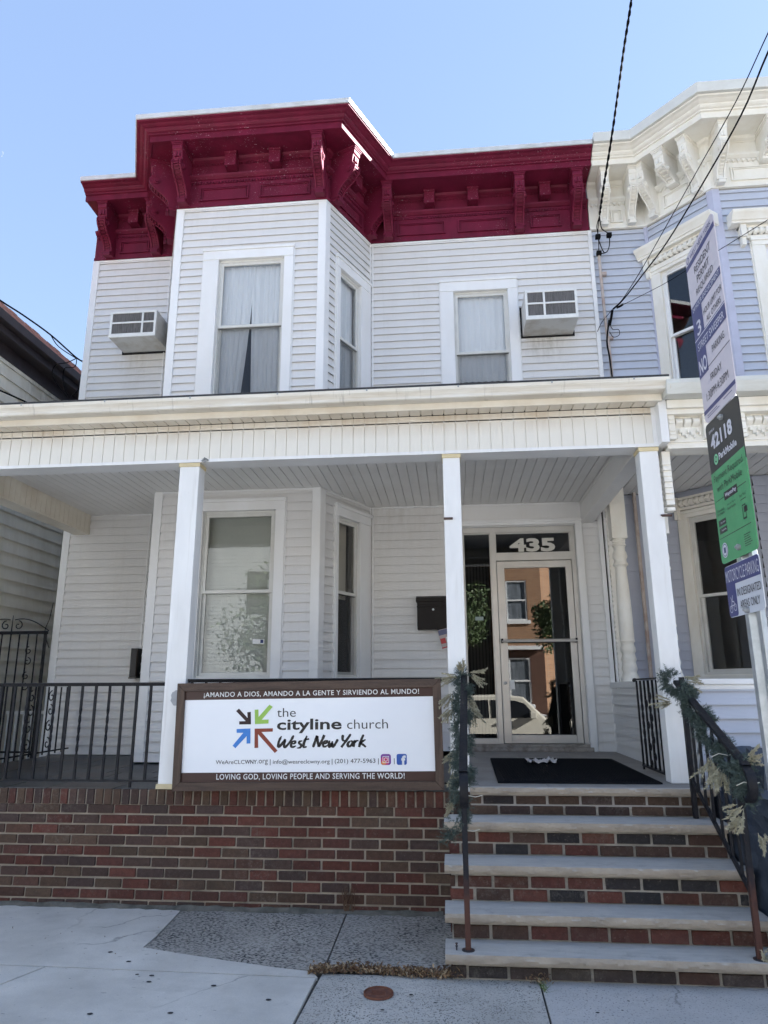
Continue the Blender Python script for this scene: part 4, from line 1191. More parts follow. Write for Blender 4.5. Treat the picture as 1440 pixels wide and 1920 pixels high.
# ---------------------------------------------------------------- air conditioners
M_fin = mat('condenser_fins', (.20, .19, .185), .6, (.07, .065, .06), 9, 1.0, (60, 1, 1))
def aircon(x0, x1, y0, z0, z1, lab, bx, bz):
    t = thing('air_conditioner', ((x0+x1)/2, YW, z0), lab, 'air conditioner', 'wall air conditioners under the cornice')
    mb = MB(); mb.box(x0, x1, y0+.012, YW+.1, z0, z1); mb.box(x0-.004, x1+.004, y0, y0+.014, z1-.02, z1+.004)
    mb.build('casing', mat('ac_enamel', (.62, .62, .60), .45, (.42, .38, .32), 6, .7), t, bevel=.006)
    mb = MB(); e = .028
    mb.box(x0+e, x1-e, y0+.004, y0+.0125, z0+e+.02, z1-e, 0)
    n = 46
    for k in range(n): 
        xx = x0+e+(x1-x0-2*e)*k/n; mb.box(xx, xx+.003, y0+.0005, y0+.006, z0+e+.02, z1-e, 0)
    mb.build('condenser_coil', M_fin, t)
    mb = MB(); 
    for a, b, c, d in ((x0, x1, z0, z0+e+.02), (x0, x1, z1-e, z1), (x0, x0+e, z0+e+.02, z1-e), (x1-e, x1, z0+e+.02, z1-e)): mb.box(a, b, y0-.006, y0+.012, c, d)
    mb.box(x0+e, x1-e, y0-.008, y0, bz-.011, bz+.011); mb.box(bx-.012, bx+.012, y0-.009, y0+.001, z0+e+.02, z1-e)
    mb.build('grille', M_white, t, bevel=.002)
    mb = MB(); mb.box(x0-.02, x1+.02, YW-.02, YW+.02, z0-.02, z1+.015); mb.build('wall_sleeve', M_black, t)
aircon(-4.03, -3.45, 2.15, 5.60, 5.945, 'boxy air conditioner in the narrow wall left of the bay', -3.62, 5.79)
aircon(.955, 1.545, 2.15, 5.555, 5.925, 'boxy air conditioner with soot stain below, right of the upper window', 1.17, 5.755)

# ---------------------------------------------------------------- mailbox, flyer, black box, mat, napkin
t = thing('mailbox', (-.17, 2.5, 2.1), 'dark brown metal mailbox on the siding behind the middle post', 'mailbox')
mb = MB(); mb.box(-.36, .02, YW-.11, YW, 2.085, 2.40); mb.build('mailbox_body', M_box, t, bevel=.006)
mb = MB(); mb.box(-.372, .032, YW-.125, YW, 2.385, 2.43); mb.prism([(YW-.125, 2.43), (YW, 2.43), (YW, 2.462)], 0, -.372, .032); mb.box(-.362, .022, YW-.118, YW-.10, 2.325, 2.345); mb.build('mailbox_lid', M_box, t, bevel=.004)
mb = MB(FR((0, YW-.11, 0), (1, 0, 0), (0, -1, 0))); mb.tube([(-.185, 0, 2.30), (-.185, .006, 2.30)], .012, 12); mb.build('lock', M_galv, t)
mb = MB(Matrix.Translation((-.055, 2.42, 2.0)) @ Matrix.Rotation(R(-14), 4, 'Y'))
mb.box(-.07, .09, -.002, .002, -.11, .09, 0); mb.box(-.07, .09, -.004, -.002, -.11, -.098, 1); mb.box(-.065, -.01, -.004, -.002, -.06, -.005, 1); mb.box(-.065, .085, -.004, -.002, .03, .085, 2); mb.box(0, .085, -.004, -.002, -.07, .0, 3)
for k in range(4): mb.box(.005, .08, -.0055, -.004, -.06+k*.015, -.056+k*.015, 2)
o = mb.build('flyer', [flat('flyer_paper', (.45, .38, .36)), flat('flyer_red', (.42, .05, .05)), flat('flyer_blue', (.12, .13, .22)), M_wh]); tag(o, 'red and white printed flyer hanging from the mailbox', 'flyer')
mb = MB(); mb.box(-3.556, -3.475, 2.44, 2.555, 1.59, 1.915); mb.box(-3.562, -3.47, 2.43, 2.445, 1.585, 1.60); mb.box(-3.552, -3.48, 2.432, 2.44, 1.61, 1.90)
o = mb.build('letter_box', flat('gloss_black', (.004, .004, .005), .15, 0, .25), bevel=.004); tag(o, 'glossy black wall box beside the left corner of the bay', 'letter box')
mb = MB(); P0, P1, P2, P3 = (.33, 1.68), (1.42, 1.68), (1.395, -.02), (.295, -.03)
mb.add([(*P3, .832), (*P2, .832), (*P1, .832), (*P0, .832), (*P3, .841), (*P2, .841), (*P1, .841), (*P0, .841)], [(3, 2, 1, 0), (4, 5, 6, 7), (0, 1, 5, 4), (1, 2, 6, 5), (2, 3, 7, 6), (3, 0, 4, 7)])
for k in range(52):
    x = .34+k*.0203; mb.box(x, x+.009, 0.01, 1.65, .841, .8455)
o = mb.build('doormat', mat('black_rubber', (.006, .007, .010), .8, (.014, .015, .018), 30, .7, spec=.1)); tag(o, 'large black ribbed doormat on the landing', 'doormat')
mb = MB(); rnd = random.Random(5); n = 12; vv = []; 
for j in range(8):
    for i in range(n):
        vv.append((.62+i*.022+rnd.uniform(-.006, .006), 1.16+j*.034+rnd.uniform(-.01, .01)-i*.004, .848+max(0, rnd.gauss(.012, .012))))
mb.add(vv, [(j*n+i, j*n+i+1, (j+1)*n+i+1, (j+1)*n+i) for j in range(7) for i in range(n-1)])
o = mb.build('paper_napkin', flat('tissue', (.70, .66, .64), .9), recalc=False, smooth=30); tag(o, 'crumpled white paper napkin lying on the doormat', 'napkin')

# ---------------------------------------------------------------- garlands
def garland_mats():
    return [mat('fir_green', (.055, .080, .068), .8, (.115, .145, .125), 30, .8, bst=0), mat('dry_sprig', (.46, .43, .31), .85, (.32, .30, .21), 30, .8, bst=0), flat('twist_tie', (.6, .58, .5))]
GM = garland_mats()
NW = 1.5
def needle(mb, p, d, L_, w_, mi, rnd):
    d = d.normalized(); s_ = d.cross(Vector((rnd.uniform(-1, 1), rnd.uniform(-1, 1), rnd.uniform(-1, 1))))
    if s_.length < .01: return
    s_ = s_.normalized()*w_*NW
    mb.add([tuple(p-s_), tuple(p+s_), tuple(p+d*L_)], [(0, 1, 2)], mi)
def rv(rnd): return Vector((rnd.gauss(0, 1), rnd.gauss(0, 1), rnd.gauss(0, 1))).normalized()
def garland(name, path, spread, ngreen, sprigs, lab, seed, tails=()):
    rnd = random.Random(seed); t = thing(name, path[0], lab, 'garland', 'fir garlands on the stair handrails')
    mb = MB(); P = [Vector(p) for p in path]
    seg = [(P[i+1]-P[i]).length for i in range(len(P)-1)]; tot = sum(seg)
    def at(s_):
        s_ *= tot
        for i, l in enumerate(seg):
            if s_ <= l: return P[i]+(P[i+1]-P[i])*(s_/l), (P[i+1]-P[i]).normalized()
            s_ -= l
        return P[-1], (P[-1]-P[-2]).normalized()
    # spiralling stem with twigs of needles
    turns = tot/.28
    for k in range(ngreen):
        s_ = rnd.random(); c, d = at(s_); a = s_*turns*2*math.pi+rnd.gauss(0, .75)
        e1 = d.cross(Vector((1, 0, .1))).normalized(); e2 = d.cross(e1)
        q = c+(e1*math.cos(a)+e2*math.sin(a))*spread*rnd.uniform(.5, 1.2)+d*rnd.gauss(0, .02)
        td = ((e1*math.cos(a)+e2*math.sin(a))*.8+d*rnd.uniform(-.6, .8)+rv(rnd)*.5+Vector((0, 0, -.15))).normalized()
        L_ = rnd.uniform(.03, .065)
        for j in range(9):
            b = q+td*L_*j/9
            for _ in range(3): needle(mb, b, td*.6+rv(rnd), rnd.uniform(.012, .022), .0011, 0, rnd)
    mb.build('fir_foliage', GM[0], t, recalc=False)
    mb = MB()
    for (px, py, pz), (dx, dy, dz), L_ in sprigs:
        base = Vector((px, py, pz)); d0 = Vector((dx, dy, dz)).normalized()
        for k in range(9):
            td = (d0+rv(rnd)*.55).normalized(); ll = L_*rnd.uniform(.6, 1.1); q = base+rv(rnd)*.018
            mb.tube([q, q+td*ll*.5+Vector((0, 0, -.004)), q+td*ll], [.0016, .0012, .0006], 4, 0)
            for j in range(22):
                b = q+td*ll*(.15+.85*j/22)
                for _ in range(3): needle(mb, b, td*1.1+rv(rnd)*.9, rnd.uniform(.010, .020), .0024, 0, rnd)
    mb.build('dried_sprigs', GM[1], t, recalc=False)
    mb = MB()
    for p in tails:
        p = Vector(p); mb.tube([p+Vector((-.05, -.01, -.01)), p+Vector((-.02, -.035, .01)), p+Vector((.03, -.03, .0)), p+Vector((.07, .0, .005))], .0022, 5)
    if tails: mb.build('twist_tie', GM[2], t)
    return t
garland('garland', [(.08, -.02, 1.57), (.075, -.15, 1.46), (.055, -.45, 1.27), (.05, -.75, 1.06), (.04, -1.02, .90), (.0, -1.0, .74), (-.02, -.98, .66)], .034, 1000,
        [((.02, -.08, 1.54), (-1, -.3, -.1), .13), ((.13, -.08, 1.56), (1, -.2, -.4), .13), ((.07, -.10, 1.58), (.1, -.3, 1), .07), ((.0, -.2, 1.42), (-.5, -.3, -.7), .13), ((.12, -.22, 1.42), (.4, -.2, -1), .14),
         ((-.01, -.3, 1.33), (-.5, -.3, -1), .11), ((.13, -.3, 1.33), (.3, -.3, -1), .12), ((.0, -.62, 1.08), (-.5, -.2, -.8), .10), ((.0, -.75, .98), (-.2, -.2, -1), .10), ((-.01, -.9, .84), (-.6, -.2, -.6), .09)],
        'fir garland with dry cream sprigs wound around the left stair handrail', 3, [(.08, -1.0, .88), (.06, -.98, .70)])
garland('garland', [(1.47, -.10, 1.53), (1.50, -.22, 1.47), (1.53, -.42, 1.34), (1.53, -.62, 1.22), (1.53, -.80, 1.10), (1.52, -.98, 1.06), (1.52, -1.16, 1.00), (1.50, -1.14, .90)], .042, 1300,
        [((1.56, -.18, 1.52), (1, -.2, -.2), .13), ((1.44, -.2, 1.37), (-1, -.2, -.15), .13), ((1.48, -.75, 1.06), (-.4, -.2, -1), .14), ((1.47, -.85, 1.03), (-.1, -.2, -1), .15), ((1.46, -.95, 1.02), (-.5, -.3, -.9), .12), ((1.5, -.9, 1.0), (0, -.2, -1), .12),
         ((1.55, -1.08, 1.08), (.7, -.3, .3), .10), ((1.47, -1.15, .86), (-.8, -.2, -.6), .10), ((1.47, -1.14, .80), (-.7, -.2, -.8), .09), ((1.58, -1.1, .72), (.4, -.2, -1), .08)],
        'thick fir garland with dry sprigs wound down the right stair handrail', 4, [(1.50, -1.18, .98), (1.47, -.95, 1.10)])
# fallen sprig at the foot of the right post
mb = MB(); rnd = random.Random(9)
for k in range(14):
    q = Vector((1.53+rnd.uniform(-.02, .06), -1.08+rnd.uniform(-.02, .03), .128)); td = Vector((rnd.uniform(-.3, 1), rnd.uniform(-.4, .6), rnd.uniform(.1, .9))).normalized()
    for j in range(14):
        for _ in range(3): needle(mb, q+td*.05*j/14, td+rv(rnd), .012, .0016, 0, rnd)
o = mb.build('fallen_sprig', GM[1], recalc=False); tag(o, 'dry cream sprig fallen at the foot of the right handrail', 'sprig')

# ---------------------------------------------------------------- leaves, weeds, cleanout cover
LM = [mat('dead_leaf_tan', (.26, .17, .09), .85, (.16, .10, .05), 20, .8, bst=0), mat('dead_leaf_brown', (.14, .085, .05), .85, (.09, .05, .03), 20, .8, bst=0), mat('dead_leaf_pale', (.38, .29, .18), .85)]
mb = MB(); rnd = random.Random(12)
def leaf(p, s_):
    ax = rv(rnd); ax.z = abs(ax.z)*.6+.3; ax.normalize(); e1 = ax.cross(rv(rnd)).normalized(); e2 = ax.cross(e1)
    cu_ = rnd.uniform(.15, .6)
    a = p-e1*s_; b = p+e1*s_; c = p+e2*s_*.45+ax*s_*cu_; d = p-e2*s_*.45+ax*s_*cu_
    mb.add([tuple(a), tuple(d), tuple(b), tuple(c), tuple(p)], [(0, 1, 4), (1, 2, 4), (2, 3, 4), (3, 0, 4)], rnd.choice((0, 0, 1, 1, 2)))
for k in range(1150):
    x = rnd.uniform(-.80, -.02); yy = -1.03+.018*math.sin(x*9)+rnd.gauss(0, .020)*(1.0 if x < -.1 else .8)
    hh = max(0, rnd.gauss(.010, .010))
    leaf(Vector((x, yy, .006+hh)), rnd.uniform(.008, .017))
for k in range(130): leaf(Vector((rnd.gauss(-.03, .03), rnd.gauss(-1.02, .03), .01+abs(rnd.gauss(0, .02)))), rnd.uniform(.008, .017))
for k in range(60): leaf(Vector((rnd.gauss(.40, .03), rnd.gauss(-1.09, .02), .01+abs(rnd.gauss(0, .012)))), rnd.uniform(.006, .013))
for k in range(40): leaf(Vector((rnd.uniform(-3, 0), rnd.uniform(-.9, 0), .004)), rnd.uniform(.003, .007))
o = mb.build('dead_leaves', LM, recalc=False); tag(o, 'drift of crumpled brown leaves along the paving joint', 'leaves', kind='stuff')
mb = MB(); rnd = random.Random(2)
for k in range(16):
    p = Vector((-.74+rnd.uniform(-.025, .025), -.012, .0)); pts = [p]
    for j in range(6): p = p+Vector((rnd.uniform(-.012, .014), rnd.uniform(-.006, .003), rnd.uniform(.012, .035))); pts.append(p.copy())
    mb.tube([tuple(q) for q in pts], [.0022]*6+[.001], 5)
o = mb.build('dry_vine', LM[1]); tag(o, 'withered brown vine at the foot of the brick wall', 'plant')
mb = MB(); rnd = random.Random(22)
for k in range(26):
    p = Vector((.415+rnd.uniform(-.012, .02), -1.16+rnd.uniform(-.05, .04), 0)); q = p+Vector((rnd.gauss(0, .02), rnd.gauss(0, .02), rnd.uniform(.01, .04)))
    s_ = Vector((.002, 0, 0)); mb.add([tuple(p-s_), tuple(p+s_), tuple(q)], [(0, 1, 2)])
o = mb.build('weed_tuft', flat('weed_green', (.10, .14, .04), .8), recalc=False); tag(o, 'tiny green weed tuft growing in the paving joint', 'weed')
mb = MB(); mb.lathe([(0, .004), (.062, .004), (.064, .0), (.070, .0), (.072, .008), (.074, .008), (.075, -.002)], -.405, -1.282, 28)
for k in range(5): mb.box(-.44, -.37, -1.305+k*.011, -1.302+k*.011, .004, .006)
o = mb.build('cleanout_cover', mat('rusted_iron', (.17, .065, .035), .8, (.09, .035, .025), 30, .8, bst=.6)); tag(o, 'small round rusty cleanout cover set in the sidewalk', 'cover')

# ---------------------------------------------------------------- parking sign post
t = thing('parking_sign_post', (1.04, -2.76, 0), 'galvanised channel post carrying three stacked parking signs', 'sign post')
mb = MB()
def upost(mb):
    # hat-section channel open towards +X
    P = [(.012, -.040), (.012, -.022), (.040, -.014), (.040, .014), (.012, .022), (.012, .040), (.009, .040), (.009, .019), (.036, .011), (.036, -.011), (.009, -.019), (.009, -.040)]
    return P
mb.M = Matrix.Translation((.990, -2.775, 0)) @ Matrix.Identity(4)
P = [(.004, -.060), (.004, -.034), (.034, -.022), (.034, .022), (.004, .034), (.004, .060), (.000, .060), (.000, .031), (.030, .019), (.030, -.019), (.000, -.031), (.000, -.060)]
# mirrored so that the web faces the street and the flanges the signs
mb.prism([(a+.003, b) for a, b in P], 2, 0, 2.95)
mb.build('channel_post', M_galv, t, bevel=.0015)
FP = Matrix.Identity(4)   # u = -Y, v = -X (out towards the viewer), w = Z
for i, c in enumerate(((0, -1, 0), (-1, 0, 0), (0, 0, 1))):
    for j in range(3): FP[j][i] = c[j]
FP[0][3] = .990; FP[1][3] = -2.59; FP[2][3] = 0
M_pw = mat('sign_sheeting', (.56, .52, .57), .35, (.50, .47, .53), 6, .5, bst=0); M_pb = flat('sign_blue', (.045, .05, .17), .35); M_pk = flat('sign_ink', (.02, .02, .03), .4)
M_pg = flat('sign_green', (.085, .32, .135), .35); M_pd = flat('sign_charcoal', (.022, .024, .026), .35); M_pp = flat('sign_print_pale', (.60, .60, .66), .35); M_sback = M_galv2
def plate(mb, u0, u1, w0, w1, r, mi, v=0, rt_=None, thick=.003, rb=None):
    rt_ = r if rt_ is None else rt_; rb = r if rb is None else rb
    pts = []
    for cx, cz, a, rr in ((u1-rt_, w1-rt_, 0, rt_), (u0+rt_, w1-rt_, 90, rt_), (u0+rb, w0+rb, 180, rb), (u1-rb, w0+rb, 270, rb)):
        for k in range(7):
            q = R(a+90*k/6); pts.append((cx+rr*math.cos(q), cz+rr*math.sin(q)))
    mb.rings([[(p[0], v-thick, p[1]) for p in pts], [(p[0], v, p[1]) for p in pts]], mi)
def rect(mb, u0, u1, w0, w1, mi, v=.0006): mb.add([(u0, v, w0), (u1, v, w0), (u1, v, w1), (u0, v, w1)], [(0, 1, 2, 3)], mi)
W = .305
# top sign
mb = MB(FP); plate(mb, 0, W, 2.432, 3.15, .03, 0)
TX = lambda s, a, b, c, d, mi, bold=0, lift=.0012: mb.text(s, a, b, c, d, FP, mi, bold, 0, lift)
rect(mb, .0, W, 3.085, 3.107, 1); 
ringp(.028, 3.124, .010, .014, 1, .0012); TX('WEST NEW YORK', .055, .28, 3.112, 3.132, 1, .0)
TX('RESIDENT', .080, .250, 3.030, 3.062, 2); TX('PERMIT', .094, .224, 2.984, 3.015, 2); TX('REQUIRED', .074, .249, 2.936, 2.967, 2)
rect(mb, .0, W, 2.890, 2.922, 1); TX('24 HOUR ENFORCEMENT', .016, .295, 2.896, 2.915, 3, .0)
rect(mb, .0, .105, 2.777, 2.890, 1); TX('3', .034, .078, 2.786, 2.846, 3, .01)
TX('HOUR LIMIT FOR', .115, .297, 2.832, 2.856, 2); TX('ALL OTHERS', .136, .279, 2.793, 2.817, 2); rect(mb, .100, W, 2.777, 2.783, 1, .0007)
rect(mb, 0, W, 2.717, 2.777, 1, .0008); rect(mb, .0, W, 2.775, 2.779, 3, .0010); TX('STREET SWEEPER', .022, .285, 2.727, 2.757, 3)
rect(mb, 0, .096, 2.618, 2.72, 1); TX('NO', .012, .090, 2.630, 2.690, 3, .02)
TX('PARKING', .150, .268, 2.660, 2.688, 2); rect(mb, .096, W, 2.628, 2.631, 2)
TX('FRIDAY', .105, .214, 2.567, 2.594, 2); TX('1:30PM-4:30PM', .045, .258, 2.510, 2.542, 2, -.004)
rect(mb, 0, W, 2.468, 2.484, 1); 
for k, (a, b) in enumerate(((.03, .13), (.03, .15), (.19, .27))): rect(mb, a, b, 2.456-.008*(k % 2), 2.459-.008*(k % 2), 1)
mb.build('sign_panel', [M_pw, M_pb, M_pk, M_pp], t, recalc=False, label='tall white and blue resident permit and street sweeper sign')
# middle sign
mb = MB(FP); plate(mb, .0, W+.006, 2.20, 2.425, .018, 0, .003, rb=.0008); plate(mb, .0, W+.006, 1.893, 2.20, .018, 1, .003, rt_=.0008); v_ = .0036
mb.M = FP
TX2 = lambda s, a, b, c, d, mi, bold=0: mb.text(s, a, b, c, d, FP, mi, bold, 0, .0042)
mb.add([(0, .0034, 2.232), (0, .0034, 2.20), (W+.006, .0034, 2.20), (W+.006, .0034, 2.240)], [(0, 1, 2, 3)], 1)
TX2('ZONE #', .03, .085, 2.382, 2.392, 2, .01); TX2('42118', .037, .238, 2.315, 2.370, 2, .04)
ringp(.068, 2.273, .0, .020, 3, .0042); ringp(.068, 2.273, .008, .012, 0, .0046); TX2('ParkMobile', .095, .258, 2.262, 2.287, 2, .03)
TX2('Payment Required', .024, .285, 2.186, 2.219, 0, -.004); TX2('with ParkMobile', .040, .267, 2.153, 2.178, 0, -.004)
rect(mb, .014, .290, 2.122, 2.1245, 0, v_); rect(mb, .096, .214, 2.108, 2.138, 0, .0038); TX2('WaystoPay', .106, .205, 2.114, 2.132, 2, .02)
TX2('Download', .020, .082, 2.080, 2.090, 0); TX2('ParkMobile', .018, .084, 2.067, 2.077, 0); rect(mb, .017, .086, 2.028, 2.050, 0, v_); rect(mb, .018, .088, 2.000, 2.021, 0, v_); TX2('App Store', .036, .080, 2.034, 2.043, 2); TX2('Google Play', .038, .082, 2.006, 2.015, 2)
TX2('Scan to Pay at', .114, .188, 2.083, 2.092, 0); TX2('ParkMobile', .114, .186, 2.069, 2.078, 0)
TX2('Text "Park"', .220, .280, 2.084, 2.094, 0); rect(mb, .226, .272, 2.073, 2.0755, 0, v_)
for a, b, c, d in ((.232, .236, 2.008, 2.055), (.256, .260, 2.008, 2.055), (.232, .260, 2.052, 2.056), (.232, .260, 2.006, 2.012), (.244, .272, 2.028, 2.048)): rect(mb, a, b, c, d, 0, v_)
rect(mb, .012, .286, 1.983, 1.9855, 0, v_)
ringp(.045, 1.938, .0, .027, 2, .0042); ringp(.045, 1.938, .020, .023, 4, .0046); rect(mb, .036, .054, 1.928, 1.948, 4, .0046)
for k in range(6): rect(mb, .216, .216+random.uniform(.04, .062), 1.955-k*.0075, 1.9575-k*.0075, 0, v_)
mb.build('sign_panel', [M_pd, M_pg, M_pp, flat('logo_pale_green', (.25, .60, .33)), M_pb], t, recalc=False, label='charcoal and green pay-parking zone sign')
# bottom sign
mb = MB(FP); plate(mb, .008, .300, 1.700, 1.880, .016, 0, .001)
plate(mb, .010, .298, 1.812, 1.878, .014, 1, .0018, rb=.001, thick=.0005); plate(mb, .010, .088, 1.702, 1.812, .012, 1, .0018, rt_=.001, thick=.0005)
TX3 = lambda s, a, b, c, d, mi, bold=0: mb.text(s, a, b, c, d, FP, mi, bold, 0, .0024)
TX3('MOTORCYCLE PARKING', .018, .292, 1.822, 1.864, 3, -.005); TX3('IN DESIGNATED', .100, .292, 1.765, 1.792, 2); TX3('AREAS ONLY', .113, .272, 1.722, 1.749, 2)
ringp(.033, 1.728, .010, .013, 3, .0024); ringp(.068, 1.732, .010, .013, 3, .0024)
for p, q in (((.033, 1.728), (.045, 1.755)), ((.045, 1.755), (.062, 1.752)), ((.062, 1.752), (.068, 1.732)), ((.045, 1.755), (.038, 1.77)), ((.040, 1.740), (.060, 1.740)), ((.050, 1.757), (.055, 1.775))):
    d = Vector((q[0]-p[0], q[1]-p[1])).normalized()*.0018
    mb.add([(p[0]-d.y, .0024, p[1]+d.x), (q[0]-d.y, .0024, q[1]+d.x), (q[0]+d.y, .0024, q[1]-d.x), (p[0]+d.y, .0024, p[1]-d.x)], [(0, 1, 2, 3)], 3)
mb.build('sign_panel', [mat('faded_sheeting', (.55, .57, .62), .35, (.48, .50, .56), 6, .5, bst=0), M_pb, M_pk, M_pp], t, recalc=False, label='small blue and white motorcycle parking sign')
mb = MB(); 
for z in (2.40, 1.925, 1.712):
    mb.M = FP @ Matrix.Translation((.165 if z > 2 else .17, 0, z)) @ Matrix.Rotation(R(90), 4, 'X')
    mb.lathe([(0, .0), (.011, .0), (.011, -.012), (.006, -.014), (.005, -.019), (0, -.019)], 0, 0, 10)
mb.M = Matrix.Identity(4)
mb.build('bolt', M_galv2, t)

# ---------------------------------------------------------------- neighbour rowhouse on the right
nb = thing('rowhouse', (4.3, 2.5, 0), 'neighbouring rowhouse at right with lilac siding and ornate ivory cornice', 'house')
NYB = 1.944
npath = [(1.85, YW), (2.52, YW), (3.09, NYB), (4.75, NYB), (5.32, YW), (7.4, YW)]
A3 = Vector((2.52, YW, 0)); B3 = Vector((3.09, NYB, 0)); d3 = (B3-A3).normalized(); FN = FR(A3, d3, (d3.y, -d3.x, 0)); LN = (B3-A3).length
A4 = Vector((4.75, NYB, 0)); B4 = Vector((5.32, YW, 0)); d4 = (B4-A4).normalized(); FN2 = FR(A4, d4, (d4.y, -d4.x, 0))
FNB = FR((0, NYB, 0), (1, 0, 0), (0, -1, 0))
NWU = (.0, LN-.02, 4.45, 6.42); NWL = (-.0, LN-.03, 1.45, 3.42); NFU = (3.42, 4.45, 4.45, 6.28); NFL = (3.42, 4.45, 1.45, 3.42)
mb = MB()
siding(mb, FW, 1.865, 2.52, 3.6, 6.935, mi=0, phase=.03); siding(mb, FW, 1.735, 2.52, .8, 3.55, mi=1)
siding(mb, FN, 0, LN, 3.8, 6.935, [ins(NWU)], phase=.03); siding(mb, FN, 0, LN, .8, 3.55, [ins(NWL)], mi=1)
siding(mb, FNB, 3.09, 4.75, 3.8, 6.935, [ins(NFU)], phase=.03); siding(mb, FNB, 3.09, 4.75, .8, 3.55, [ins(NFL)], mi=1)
siding(mb, FN2, 0, LN, 3.8, 6.935, phase=.03); siding(mb, FW, 5.32, 7.4, .8, 6.935, phase=.03)
mb.build('siding', [M_lilac, M_lilac_dk], nb)
mb = MB()
mb.box(7.4, 7.45, 2.6, 12, 0, 7.7); mb.box(1.86, 7.4, 11.9, 12, 0, 7.7)
for z in (7.62, 3.7): mb.add([(1.9, 2.63, z), (2.55, 2.63, z), (3.12, 2.0, z), (4.7, 2.0, z), (5.3, 2.63, z), (7.4, 2.63, z), (7.4, 11.9, z), (1.9, 11.9, z)], [tuple(range(8))])
mb.box(1.9, 7.4, 6, 6.1, 0, 7.6)
mb.build('interior_wall', M_room, nb)
mb = MB()
mb.M = FN; mb.box(-.012, .03, 0, .02, 3.8, 6.95); mb.box(LN-.06, LN+.012, 0, .022, 3.8, 6.95); mb.M = FW; mb.box(2.49, 2.525, 0, .02, 3.8, 6.95); mb.M = FNB; mb.box(3.08, 3.16, 0, .022, 3.8, 6.95)
mb.M = Matrix.Identity(4)
mb.build('corner_trim', mat('lilac_trim', (.50, .51, .63), .5), nb, bevel=.003)
cornice(nb, npath, M_ivory, 0.0,
        [(0, .16), (0, .49), (1, .17), (1, .72), (2, .075), (2, 1.58)], [], [(1, .28, .62), (2, .22, 1.45), (0, .26, .40)], mat('ivory_gutter', (.60, .60, .57), .5, (.46, .45, .42), 5, .6), smalls=[(1, .445), (2, .60), (2, 1.1)], drops=True, bsc=(.8, .9))
mb = MB(); mb.sweep([(.40, 7.755), (.575, 7.765), (.585, 7.885), (.575, 7.892), (.40, 7.885)], npath[:]); mb.build('box_gutter', mat('ivory_gutter_paint', (.66, .66, .62), .5, (.52, .51, .47), 4, .5), nb, bevel=.003)
window(nb, FN, (.02, LN-.07, 4.4, 6.33), (.135, .655, 4.62, 6.255), 5.42, 'none', tm=M_ivory, sm=M_trim, label='upper slanted bay window with a bracketed ivory hood', screen=False)
window(nb, FNB, (3.42, 4.45, 4.4, 6.28), (3.56, 4.32, 4.62, 6.19), 5.42, 'curtain', tm=M_ivory, sm=M_trim, screen=False)
window(nb, FN, (.02, LN-.05, 1.5, 3.33), (.125, .63, 1.59, 3.25), 2.40, 'none', tm=M_ivory, sm=M_sash, screen=False)
window(nb, FNB, (3.42, 4.45, 1.5, 3.40), (3.56, 4.32, 1.59, 3.28), 2.42, 'shade', tm=M_ivory, sm=M_sash, screen=False)
def hood(F, u0, u1, zb, extra=0.04, big=True):
    mb = MB(F)
    pts = [(.0, zb), (.05, zb), (.05, zb+.02), (.06, zb+.03)]
    mb.box(u0, u1, .0, .045, zb, zb+.03); mb.box(u0, u1, .0, .06, zb+.115, zb+.14)
    u = u0+.07
    while u < u1-.09:     # row of turned spools
        c = (.052, zb+.073); n = 12
        for a, b, r_ in ((0, .012, .026), (.012, .05, .042), (.05, .062, .026)):
            mb.prism([(c[0]+r_*math.cos(2*math.pi*k/n), c[1]+r_*math.sin(2*math.pi*k/n)) for k in range(n)], 0, u+a, u+b)
        u += .062
    for x in (u0, u1-.06): mb.box(x, x+.06, 0, .10, zb-.01, zb+.14); mb.box(x+.008, x+.052, 0, .075, zb-.10, zb-.01)
    if big:
        pr = [(0, zb+.14), (.12, zb+.14), (.125, zb+.165), (.14, zb+.17), (.15, zb+.20), (.18, zb+.225), (.195, zb+.25), (.195, zb+.265), (0, zb+.30)]
        mb.prism(pr, 0, u0-extra, u1+extra)
    return mb
mb = hood(FN, -.03, LN-.02, 6.33, .05); mb.build('window_hood', M_ivory, nb, smooth=35)
mb = hood(FNB, 3.30, 4.55, 6.28, .10); mb.build('window_hood', M_ivory, nb, smooth=35)
mb = hood(FN, .0, LN-.02, 3.34, 0, False); mb.build('window_hood', M_ivory, nb, smooth=35)
mb = hood(FNB, 3.35, 4.5, 3.41, 0, False); mb.build('window_hood', M_ivory, nb, smooth=35)
# furniture glimpsed in the upper window
mb = MB(); 
mb.box(2.2, 3.2, 3.6, 3.9, 3.75, 4.75, 0); mb.add([(2.3, 3.5, 4.8), (3.3, 3.5, 4.7), (3.3, 3.5, 5.2), (2.6, 3.5, 5.3)], [(0, 1, 2, 3)], 0)
mb.build('armchair', flat('dark_red_cloth', (.25, .03, .03)), nb)
